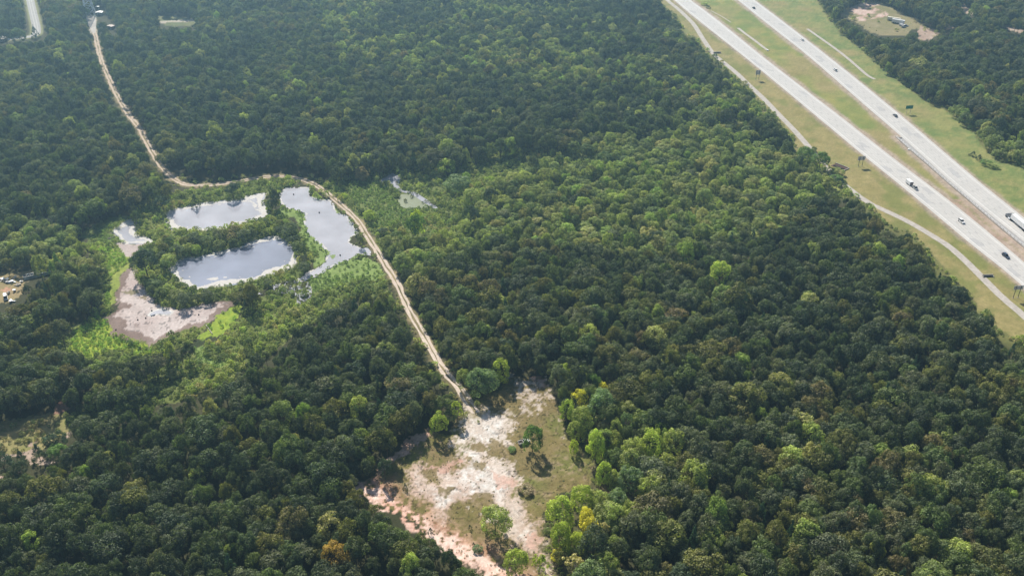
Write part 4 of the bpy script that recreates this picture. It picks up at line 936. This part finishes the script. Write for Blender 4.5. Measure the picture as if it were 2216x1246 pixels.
for kd, cap, nm_, lb in (('oak', 298, 'oak_forest', 'dense mass of dark green oaks farther off'), ('willow', 250, 'willow_thicket', 'mass of light green willows farther off'), ('cedar', 120, 'cedar_stand', 'scattered dark cedars farther off')):
    L = []
    for t in trees[kd]:
        x, y, rr, hh = t[1:5]; cx, cy = proj(np.array(x), np.array(y), np.array(hh * .62)); dep = y * cp + H * sp
        inn = -10 < cx < 2226 and -10 < cy < 1262
        L.append((rr / dep if inn else 0, t))
    L.sort(key=lambda e: -e[0])
    for s, t in L[:cap]:
        if s <= 0: continue
        i, x, y, rr, hh, nm, c, zz = t
        plant(kd, x, y, rr, hh, c, tree_label(kd, nm, rr, hh, x, y), 'tree', {'oak': 'oaks of the nearer woods', 'willow': 'light green willows scattered through the woods', 'cedar': 'cedars among the oaks'}[kd])
    rest = [(t[1], t[2], 0, rnd.uniform(0, 6.28), t[3] / 5, t[4] / 11, rnd.randrange(KINDS[kd]), t[6]) for s, t in L[cap:]] + [(t[1], t[2], 0, rnd.uniform(0, 6.28), t[3] / 5, t[4] / 11, rnd.randrange(KINDS[kd]), t[6]) for s, t in L[:cap] if s <= 0]
    mass(nm_, kd, rest, lb)

# scrub: low bushes in the marshes and along the wood edges
A, B, r_ = jgrid(1.9, -760, 760, ymin, ymax, 8)
px, py = proj(A, B, 0 * A); k = (px > -60) & (px < 2280); A, B, px, py = A[k], B[k], px[k], py[k]
u = r_.uniform(size=(len(A), 6)); nn = fbm(A, B, 12, 70, 3); n3 = fbm(A, B, 4, 71, 2)
sc = np.zeros(A.shape, bool)
for p in SCRUB + [ISLAND]: sc |= inpoly(px, py, p)
reed = np.zeros(A.shape, bool)
for p in REEDS + LGREEN: reed |= inpoly(px, py, p)
lime = np.zeros(A.shape, bool)
for p in LIME: lime |= inpoly(px, py, p)
fld = inpoly(px, py, FIELD); wil = inpoly(px, py, WILLOWS) & (u[:, 0] < .6); clr = inpoly(px, py, CLR) & (u[:, 0] < .05) & (nn > .5)
c2 = (inpoly(px, py, CREEK2) & (u[:, 0] < .55)) | ((inpoly(px, py, ALGAE) | inpoly(px, py, CREEK)) & (u[:, 0] < .16))
wet = np.zeros(A.shape, bool)
for p in POND_W + [MUD1, MUD2, CREEK, ALGAE]: wet |= inpoly(px, py, grow(p, 1.5))
shore = np.zeros(A.shape, bool)
for p in (POND_A, POND_C): shore |= (dline(A, B, W(p + p[:1])) < 2.6) & ~inpoly(px, py, p)
for pth in (wT,): dtr = dline(A, B, pth)
trackside = (dtr > 2.3) & (dtr < 6) & (u[:, 0] < .30) & (py > 380)
edge = inpoly(px, py, PALEBAND) & (u[:, 0] < .55)
hedge = (dline(A, B, W(CORR + CORR[:1])) < 5) & (u[:, 0] < .42) & (px > 1400)
ok = ((sc & (nn * .5 + n3 * .5 + u[:, 1] * .3 > .42)) | (reed & (u[:, 0] < .25)) | (lime & (u[:, 0] < .012 + .12 * (nn > .68))) | (fld & (u[:, 0] < .30)) | wil | clr | c2 | (shore & (u[:, 0] < .5)) | trackside | edge | hedge) & ~(wet & ~shore & ~c2) & (dtr > 2.2)
ok &= ~(inpoly(px, py, CLEAR) & ~edge & ~trackside)
ok &= ~inpoly(px, py, CORR)
for p in POND_W: ok &= ~inpoly(px, py, p)
ii = np.where(ok)[0]; pts = []
BC = [(.10, .13, .04), (.13, .165, .045), (.15, .185, .05), (.17, .19, .06), (.165, .21, .045), (.20, .195, .075)]
for i in ii:
    s = .5 + 1.5 * u[i, 2] ** 3
    c = BC[int(np.clip((nn[i] - .3) * 10 + (u[i, 3] - .5) * 3.2, 0, 5))]
    if reed[i]: s = .5 + .5 * u[i, 2]; c = (.11, .155, .04)
    if lime[i]: s = .5 + .6 * u[i, 2]; c = (.14, .21, .04)
    if fld[i]: s = .5 + .9 * u[i, 2]; c = [(.13, .14, .05), (.17, .16, .075), (.085, .11, .04)][int(u[i, 3] * 2.99)]
    if c2[i]: s = .6 + .4 * u[i, 2]; c = (.085, .095, .045)
    pts.append((A[i], B[i], 0, u[i, 4] * 6.28, s, s * (.8 + .7 * u[i, 5]), int(u[i, 5] * 4.99), jitc(c, rnd)))
print('bushes', len(pts)); mass('marsh_scrub', 'bush', pts, 'low bushes and tussocks covering the marshes and wood edges')
# tussocks on the sand, verge weeds
A, B, r_ = jgrid(1.25, -60, 110, ymin, 420, 9); px, py = proj(A, B, 0 * A); u = r_.uniform(size=(len(A), 5)); nn = fbm(A, B, 5, 75, 3)
sandy = np.zeros(A.shape, bool)
for p in SAND: sandy |= inpoly(px, py, p)
ok = inpoly(px, py, CLEAR) & (u[:, 0] < np.where(sandy, .10, np.where(nn > .45, .6, .2))); ii = np.where(ok)[0]
pts = [(A[i], B[i], 0, u[i, 1] * 6.28, .10 + .34 * u[i, 2] ** 3, .06 + .2 * u[i, 2] ** 2, int(u[i, 3] * 4.99), jitc([(.10, .095, .045), (.14, .12, .06), (.085, .10, .035)][int(u[i, 4] * 2.99)], rnd)) for i in ii]
print('tussocks', len(pts)); mass('grass_tussocks', 'bush', pts, 'dry grass tussocks dotted over the sandy clearing')

# ------------------------------------------------------------------ vehicles
def paint(name, c, rough=.35):
    return mat(name, c, rough, .5)
PAINT = {'white': paint('car_white', (.75, .75, .75)), 'black': paint('car_black', (.02, .02, .025), .25), 'silver': paint('car_silver', (.38, .39, .41)), 'blue': paint('car_dark_blue', (.035, .05, .09), .3), 'grey': paint('car_grey', (.14, .145, .16))}
def wheel_mesh(r=.34, w=.24):
    m = MB(); m.bar((0, -w / 2, 0), (0, w / 2, 0), r, n=16); return m.mesh('wheel', M_tyre)
WHEEL = wheel_mesh(); BWHEEL = wheel_mesh(.52, .5)
def heading(line, x, y):
    best = min(range(len(line) - 1), key=lambda i: math.dist(line[i], (x, y))); a, b = line[max(0, best - 1)], line[best + 1]
    return math.atan2(b[1] - a[1], b[0] - a[0])
def car(px, py, rz, colour, label, style='sedan', name='car', cat='car', z=.095):
    x, y = G(px, py); root = empty(name, (x, y, z), rz, label=label, cat=cat)
    L = 4.8
    prof = [(-2.38, .35), (-2.4, .75), (-2.3, .98), (2.15, .86), (2.38, .70), (2.4, .35)]
    roof = {'sedan': [(-1.75, .95), (-1.15, 1.42), (.45, 1.45), (1.15, .90)], 'suv': [(-2.25, .95), (-2.1, 1.65), (.35, 1.68), (1.15, .92)], 'pickup': [(-.35, .95), (-.25, 1.72), (.75, 1.75), (1.35, .95)], 'van': [(-2.35, .95), (-2.3, 2.05), (1.1, 2.05), (1.95, 1.0)]}[style]
    MB().profile(prof, 1.84, .05).bevel(.06).obj('body', PAINT[colour], root)
    MB().profile(roof, 1.66, .18).bevel(.03, 1).obj('windows', M_glass, root)
    a, b = roof[1], roof[2]
    MB().profile([(a[0] + .05, a[1] - .02), (a[0] + .08, a[1] + .05), (b[0] - .08, b[1] + .05), (b[0], b[1] - .02)], 1.34).bevel(.02, 1).obj('roof', PAINT[colour], root)
    if style == 'pickup':
        MB().box(-1.4, 0, 1.0, 1.8, 1.55, .06).obj('load_bed', M_dark, root)
        for s in (-1, 1): MB().box(-1.4, s * .86, 1.05, 1.9, .1, .28).obj('bed_side', PAINT[colour], root)
    if style == 'van':
        for s in (-1, 1): MB().box(-1.0, s * .80, 1.5, 2.2, .06, .9).obj('side_panel', PAINT[colour], root)
    for wx in (-1.45, 1.45):
        for wy in (-.82, .82):
            link('wheel', WHEEL, root, (wx, wy, .34))
    for s in (-1, 1):
        MB().box(2.37, s * .62, .66, .06, .32, .14).obj('headlight', M_white, root)
        MB().box(-2.38, s * .66, .78, .06, .26, .16).obj('tail_light', mat_red, root)
    return root
mat_red = mat('lamp_red', (.35, .02, .02), .3)
def along(line, px, py, toward):
    x, y = G(px, py); h = heading(line, x, y); return h if toward else h + math.pi
lc = smooth(wLA, 2); rc = smooth(wRB, 2)   # lines run from far (top left) to near (bottom right)
car(1631, 19, along(rc, 1631, 19, False), 'black', 'black car farthest up the far carriageway, white roof glint', 'sedan')
car(1736, 88, along(rc, 1736, 88, False), 'white', 'white car second from the top on the far carriageway')
car(1807, 153, along(rc, 1807, 153, False), 'white', 'white car in the middle of the far carriageway', 'suv')
car(1937, 252, along(rc, 1937, 252, False), 'grey', 'dark grey car on the far carriageway beside the green sign')
car(1980, 409, along(lc, 1980, 409, True), 'silver', 'silver pickup truck towing a white box trailer', 'pickup', 'pickup_truck', 'pickup truck')
car(2080, 481, along(lc, 2080, 481, True), 'white', 'white car alone on the near carriageway below the trailer', 'suv')
car(2176, 556, along(lc, 2176, 556, True), 'blue', 'dark blue car lowest on the near carriageway at the right edge', 'suv')
car(1134, 958, R(25), 'white', 'white pickup truck parked half under the lone clearing tree', 'pickup', 'pickup_truck', 'pickup truck', z=.05)
car(13, 646, R(-60), 'white', 'white van parked on the grass of the scrap yard at the left edge', 'van', 'van', 'van', z=.05)
# box trailer
x, y = G(1967, 399); rz = heading(lc, x, y)
t = empty('box_trailer', (x, y, .095), rz, label='white box trailer towed behind the silver pickup', cat='trailer')
MB().box(0, 0, 1.55, 4.9, 2.3, 2.1).bevel(.07).obj('box_body', PAINT['white'], t); MB().box(2.48, 0, 1.4, .06, 1.9, 1.6).obj('front_panel', noisy(mat('brown_panel', (.33, .25, .2), .6), 2, .8, 1.2), t)
MB().box(0, 0, .45, 5.0, 2.0, .15).obj('frame', M_dsteel, t); MB().bar((2.4, 0, .5), (3.9, 0, .5), .06).obj('drawbar', M_dsteel, t)
for wx in (-.5, .4):
    for wy in (-1.1, 1.1): link('wheel', WHEEL, t, (wx, wy, .34))
# lorry on the far carriageway, driving away
x, y = G(2185, 473); rz = heading(rc, x, y) + math.pi
t = empty('semi_truck', (x, y, .095), rz, label='dark semi truck pulling a long white trailer at the right edge', cat='truck')
MB().profile([(-2.6, .9), (-2.6, 1.3), (-1.6, 1.4), (-1.6, 3.2), (-1.3, 3.75), (.4, 3.2), (.95, 2.2), (2.7, 1.9), (3.0, 1.5), (3.0, .6), (-1.2, .6)], 2.35, .1).bevel(.06).obj('cab', PAINT['grey'], t)
MB().profile([(.42, 2.15), (.42, 3.1), (.55, 3.1), (1.0, 2.2)], 2.0).obj('windscreen', M_glass, t)
for s in (-1, 1):
    MB().bar((-1.9, s * 1.05, .8), (-1.9, s * 1.05, 3.9), .09).obj('exhaust_stack', M_steel, t); MB().bar((-.2, s * 1.18, .7), (-1.8, s * 1.18, .7), .32, n=10).obj('fuel_tank', M_steel, t)
    MB().box(.7, s * 1.4, 2.5, .15, .35, .6).obj('wing_mirror', M_dsteel, t)
tb = MB().box(-9.2, 0, 2.65, 14.6, 2.55, 2.75).bevel(.08).obj('trailer_box', PAINT['white'], t); MB().box(-9.2, 0, 1.15, 14.4, 1.1, .2).obj('trailer_frame', M_dsteel, t)
for s in (-1, 1): MB().box(-8.2, s * 1.2, .85, 4.5, .05, .7).obj('side_skirt', PAINT['grey'], t)
for wx in (2.1, -1.7, -2.8, -14.2, -15.4):
    for wy in (-1.0, 1.0): link('wheel', BWHEEL, t, (wx, wy, .52))
# parked row in the far right clearing
def trailer(px, py, L, rz, m, lab, hgt_=2.6):
    x, y = G(px, py); t = empty('parked_trailer', (x, y, .05), rz, label=lab, cat='trailer')
    MB().box(0, 0, .9 + hgt_ / 2 - .3, L, 2.5, hgt_).bevel(.06).obj('box_body', m, t); MB().box(0, 0, .5, L, 2.2, .2).obj('frame', M_dsteel, t)
    for wx in (-L * .3, -L * .18, L * .3):
        for wy in (-1.05, 1.05): link('wheel', BWHEEL, t, (wx, wy, .5))
trailer(1934, 46, 11.5, R(-33), noisy(mat('cream_trailer', (.66, .62, .52), .6), 1, .9, 1.05), 'long cream trailer at the left end of the parked row beyond the highway')
trailer(1943, 51.5, 11, R(-33), PAINT['white'], 'long white trailer second in the parked row beyond the highway', 3.0)
car(1951, 56.5, R(-10), 'white', 'white van third in the parked row beyond the highway', 'van', 'van', 'van', z=.05)
car(1954.5, 59.5, R(20), 'white', 'white van nearest the camera in the parked row beyond the highway', 'van', 'van', 'van', z=.05)
car(1960, 57.5, R(5), 'silver', 'pale silver car at the right end of the parked row beyond the highway', 'suv', z=.05)

# ------------------------------------------------------------------ signs
def sign(px, py, line, w, ph, top, m, lab, gap=.5, extra=0):
    x, y = G(px, py); h = heading(line, x, y) + math.pi / 2 + extra
    root = empty('road_sign', (x, y, 0), h, label=lab, cat='road sign')
    MB().box(0, 0, top - ph / 2, w, .08, ph).bevel(.02, 1).obj('sign_panel', m, root)
    for s in (-1, 1):
        MB().box(s * w * gap / 2, -.12 if m != M_green else .12, top / 2, .22, .16, top - .1).obj('post', M_dsteel if m != M_green else M_wood, root)
        MB().box(s * w * gap / 2, 0, .06, .6, .6, .16).obj('footing', M_conc2, root)
    for zz in (.25, .5, .75): MB().box(0, -.07 if m != M_green else .07, top - ph * zz, w * .96, .05, .08).obj('stiffener', M_dsteel if m != M_green else M_steel, root)
    return root
lcs = smooth(wLA, 2)
sign(1638.5, 173, lcs, 3.9, 3.6, 7.6, M_alu, 'tall sign seen from its grey back, farthest up the near verge', .6)
sign(1861, 360, lcs, 5.0, 2.7, 6.8, M_alu, 'wide sign seen from its grey back, beside the brown culvert pit', .5)
sign(2197, 644, lcs, 5.0, 2.2, 6.9, M_alu, 'sign seen from its grey back at the right edge of the photo', .5)
g = sign(1965, 246, smooth(wRB, 2), 5.2, 2.5, 6.0, M_green, 'green road sign on two posts facing the camera on the far verge', .55)
for zz, w_ in ((4.9, 2.6), (4.25, 3.2)): MB().box(-.5, -.055, zz, w_, .02, .16).obj('faint_text_line', mat('sign_text', (.06, .30, .26), .5), g)
# culvert pits
def culvert(px, py, rz, w, d, lab):
    x, y = G(px, py); t = empty('culvert', (x, y, 0), rz, label=lab, cat='culvert')
    MB().box(0, 0, .07, w, d, .06).obj('pit_floor', M_dark, t); MB().box(0, d / 2, .5, w + .5, .35, 1.1).obj('headwall', M_conc2, t)
    for s in (-1, 1): MB().box(s * (w / 2 + .15), 0, .3, .3, d, .7).obj('wing_wall', M_conc2, t)
M_rust = noisy(mat('red_brown_pit_soil', (.10, .05, .04), .95), 1.2, .6, 1.3)
culvert(1552, 116, R(8), 6, 2.0, 'small dark culvert mouth at the corner of the channel, far up')
culvert(2138, 599, R(2), 5.0, 1.3, 'dark culvert mouth above the channel at the right')
x, y = G(1817, 362); t = empty('culvert', (x, y, 0), R(-52), label='large red-brown culvert pit with pale rims beside the bushes', cat='culvert')
MB().box(0, 0, .08, 9.5, 5.2, .08).obj('pit_floor', M_rust, t); MB().box(0, 2.7, .3, 10, .3, .6).obj('headwall', M_conc2, t); MB().box(4.9, 0, .3, .3, 5.2, .6).obj('wing_wall', M_conc2, t)
MB().box(0, -1, .35, 7, 1.6, .5).obj('box_drain', M_dark, t)
# pale litter of concrete blocks by the median channel and barrier
for i, (a, b) in enumerate(((1948, 299), (1661, 110), (2021, 315))):
    x, y = G(a, b); s = rnd.uniform(.9, 1.6)
    if i == 2: x, y = G(1966.5, 324)
    m = MB().box(0, 0, .35, s * 1.5, s, .6).bevel(.08); o = m.obj('concrete_block', M_white if i else M_conc2); o.location = (x, y, 0); o.rotation_euler = (0, 0, rnd.uniform(0, 3))
    tag(o, label=['pale concrete block at the start of the retaining wall', 'pale block at the lower end of the median channel', 'white block on the red soil beside the retaining wall'][i], cat='block')

# ------------------------------------------------------------------ lattice tower, sheds, scrap yard
x, y = G(196, 35); tw = empty('lattice_tower', (x, y, 0), R(12), label='grey lattice power pylon rising out of the top edge of the photo', cat='pylon')
def wz(z): return 4.6 - (4.6 - .9) * min(1, z / 34)
lev = [0, 5.5, 10.5, 15, 19, 22.5, 25.5, 28, 30.5, 34]
for sx in (-1, 1):
    for sy in (-1, 1):
        m = MB()
        for a, b in zip(lev[:-1], lev[1:]): m.bar((sx * wz(a), sy * wz(a), a), (sx * wz(b), sy * wz(b), b), .32, n=4)
        m.obj('leg', M_steel, tw)
for a, b in zip(lev[:-1], lev[1:]):
    for k in range(4):
        c0, s0 = [(1, 1), (-1, 1), (-1, -1), (1, -1)][k], [(-1, 1), (-1, -1), (1, -1), (1, 1)][k]
        for A_, B_ in ((c0, s0), (s0, c0)):
            MB().bar((A_[0] * wz(a), A_[1] * wz(a), a), (B_[0] * wz(b), B_[1] * wz(b), b), .19, n=4).obj('brace', M_steel, tw)
        MB().bar((c0[0] * wz(b), c0[1] * wz(b), b), (s0[0] * wz(b), s0[1] * wz(b), b), .15, n=4).obj('cross_bar', M_steel, tw)
for zz in (24, 29, 34):
    for s in (-1, 1):
        m = MB()
        m.bar((s * .9, .9, zz), (s * 7.5, 0, zz + .3), .1, n=4); m.bar((s * .9, -.9, zz), (s * 7.5, 0, zz + .3), .16, n=4); m.bar((s * .9, 0, zz + 1.6), (s * 7.5, 0, zz + .3), .09, n=4)
        m.obj('cross_arm', M_steel, tw)
def shed(px, py, w, d, h, rz, roofm, wallm, lab):
    x, y = G(px, py); t = empty('shed', (x, y, 0), rz, label=lab, cat='shed')
    MB().box(0, 0, h / 2, w, d, h).obj('wall', wallm, t); MB().profile([(-w / 2 - .3, h), (0, h + d * .14), (w / 2 + .3, h), (w / 2 + .3, h - .1), (-w / 2 - .3, h - .1)], d + .6).obj('roof', roofm, t)
    MB().box(0, -d / 2 - .02, 1.05, 1.1, .06, 2.1).obj('door', M_dark, t)
    for s in (-1, 1): MB().box(s * w * .3, -d / 2 - .02, h * .6, .9, .05, .8).obj('window', M_glass, t)
M_wallb = noisy(mat('dull_boards', (.3, .28, .26), .8), 1, .8, 1.1)
shed(216, 33, 6, 4.5, 2.8, R(5), M_white, M_wallb, 'small shed with a bright white roof beside the pylon foot')
shed(212, 20, 3, 2.6, 2.4, R(5), M_white, M_wallb, 'tiny white-roofed hut behind the shed by the pylon')
shed(240, 62, 6, 4, 2.4, R(-20), noisy(mat('pinkish_roof', (.5, .42, .38), .7), 1, .8, 1.1), M_wallb, 'low pale-roofed shed hidden in trees right of the pylon track')
shed(2, 90, 9, 6, 3, R(-5), noisy(mat('tan_roof', (.46, .42, .38), .7), 1, .8, 1.1), M_wallb, 'tan-roofed building cut off by the left edge near the far road')
# scrap yard
x0, y0 = G(52, 604); x1, y1 = G(112, 590); L = math.dist((x0, y0), (x1, y1)); a = math.atan2(y1 - y0, x1 - x0)
t = empty('scrap_container', ((x0 + x1) / 2, (y0 + y1) / 2, 0), a, label='long low row of open scrap bins with pale blue rims in the scrap yard', cat='scrap bin')
MB().box(0, 0, 1.2, L, 2.4, .1).obj('load', M_dark, t)
for s in (-1, 1): MB().box(0, s * 1.25, .9, L, .1, 1.8).obj('side_wall', noisy(mat('blue_grey_steel', (.42, .50, .56), .5, .4, .3), .8, .5, 1.3), t)
for k in range(9): MB().box(-L / 2 + L * k / 8, 0, .95, .14, 2.5, 1.9).obj('rib', M_dsteel, t)
sr = random.Random(4)
def scrap(i, a, b, s, m, lab):
    x, y = G(a, b); mb = MB()
    for k in range(5): mb.box(sr.uniform(-s, s) * .5, sr.uniform(-s, s) * .4, .25 + .18 * k, sr.uniform(.4, 1) * s, sr.uniform(.2, .6) * s, sr.uniform(.12, .4), sr.uniform(0, 3), Matrix.Rotation(sr.uniform(-.35, .35), 4, 'X'))
    o = mb.obj('scrap_heap', m); o.location = (x, y, 0); tag(o, label=lab, cat='scrap heap')
spots = [(6, 606, 2.2, M_white, 'white scrap heap at the left edge under the dark trees'), (16, 606, 1.8, M_steel, 'grey scrap heap second from the left edge'), (24, 612, 2.6, M_steel, 'long grey scrap heap in the middle of the yard'), (34, 601, 1.4, M_white, 'small white scrap heap near the bins'), (13, 612, 2.0, M_conc2, 'tan scrap heap between the grey ones'), (46, 611, 1.2, M_white, 'white lump at the near end of the bins'), (30, 629, 1.8, M_alu, 'bluish-grey scrap heap on the orange soil'), (40, 617, 2.0, M_wood, 'low wooden scrap heap above the orange soil'), (17, 635, 1.5, M_conc2, 'pale heap just above the white van'), (28, 652, 2.0, M_alu, 'pale scrap heap at the bottom of the yard')]
for i, s in enumerate(spots): scrap(i, *s)
# logs, pier remains and poles
def log(a, b, r0, m, lab, name='fallen_log', zz=.2):
    p, q_ = G(*a), G(*b); mb = MB().bar((0, 0, 0), (q_[0] - p[0], q_[1] - p[1], 0), r0, r0 * .6, n=8)
    d = Vector((q_[0] - p[0], q_[1] - p[1], 0)); mb.bar(d * .45, d * .45 + Vector((-d.y, d.x, 2)).normalized() * d.length * .22, r0 * .4, r0 * .2, n=5)
    o = mb.obj(name, m); o.location = (*p, zz); tag(o, label=lab, cat='log')
log(Z(360, 500, 7.387, [(1040, 300)])[0], Z(360, 500, 7.387, [(1160, 270)])[0], .45, M_wood, 'fallen log at the top bank of the oval blue pond')
log(Z(360, 500, 7.387, [(1180, 290)])[0], Z(360, 500, 7.387, [(1310, 245)])[0], .35, M_wood, 'straight plank-like log right of the first on the blue pond bank')
log(Z(360, 500, 7.387, [(190, 500)])[0], Z(360, 500, 7.387, [(275, 470)])[0], .3, M_wood, 'grey log at the left tip of the blue pond')
log(Z(0, 420, 6.922, [(1630, 965)])[0], Z(0, 420, 6.922, [(1700, 945)])[0], .4, M_dark, 'dark log lying in the bright green strip left of the ponds')
log(Z(400, 600, 5.5375, [(255, 575)])[0], Z(400, 600, 5.5375, [(330, 680)])[0], .3, M_wood, 'long brown log across the bright green bank below the mudflat')
log(Z(0, 420, 6.922, [(1615, 675)])[0], Z(0, 420, 6.922, [(1715, 645)])[0], .3, M_pale_bark, 'pale thin log beside the small left pond')
x, y = G(1806, 420); t = empty('leaning_pole', (x, y, 0), 0, label='dark leaning pole in the yellow-green gap beside the highway bushes', cat='pole')
MB().bar((0, 0, 0), (.5, 0, 9), .16, .11, n=8).obj('pole', M_dsteel, t); MB().box(.5, 0, 8.7, 1.4, .12, .12).obj('cross_bar', M_dsteel, t)
# dark birds / stumps on mud and water
for i, (a, b) in enumerate(cb([(1650, 622), (1745, 602), (1388, 742), (1818, 512), (2380, 560)]) + c5([(208, 196), (362, 305), (487, 560)])):
    x, y = G(a, b); mb = MB().bar((0, 0, -.3), (.1, .05, .45), .45, .28, n=8); o = mb.obj('tree_stump', M_dark); o.location = (x, y, 0)
    tag(o, label=['dark stump in the middle of the pink mudflat', 'dark stump right of the middle one on the mudflat', 'dark stump on the brown left rim of the mudflat', 'dark stump beside the puddle on the mudflat', 'dark stump near the right end of the mudflat', 'dark stump in the top of the largest pond', 'dark stump in the middle of the largest pond', 'dark stump at the foot of the largest pond'][i], cat='stump')

# ------------------------------------------------------------------ air
hz = MB(); hz.box(0, 1150, (H + 2 - 3) / 2, 6400, 3900, H + 2 + 3)
m = bpy.data.materials.new('haze'); m.use_nodes = True; m.node_tree.nodes.clear()
o_ = m.node_tree.nodes.new('ShaderNodeOutputMaterial'); v_ = m.node_tree.nodes.new('ShaderNodeVolumePrincipled')
v_.inputs['Color'].default_value = (.42, .73, 1.0, 1); v_.inputs['Density'].default_value = HAZE; v_.inputs['Anisotropy'].default_value = .62
m.node_tree.links.new(v_.outputs[0], o_.inputs['Volume'])
o = hz.obj('haze', m); tag(o, label='thin blue haze over the far woods', kind='stuff')
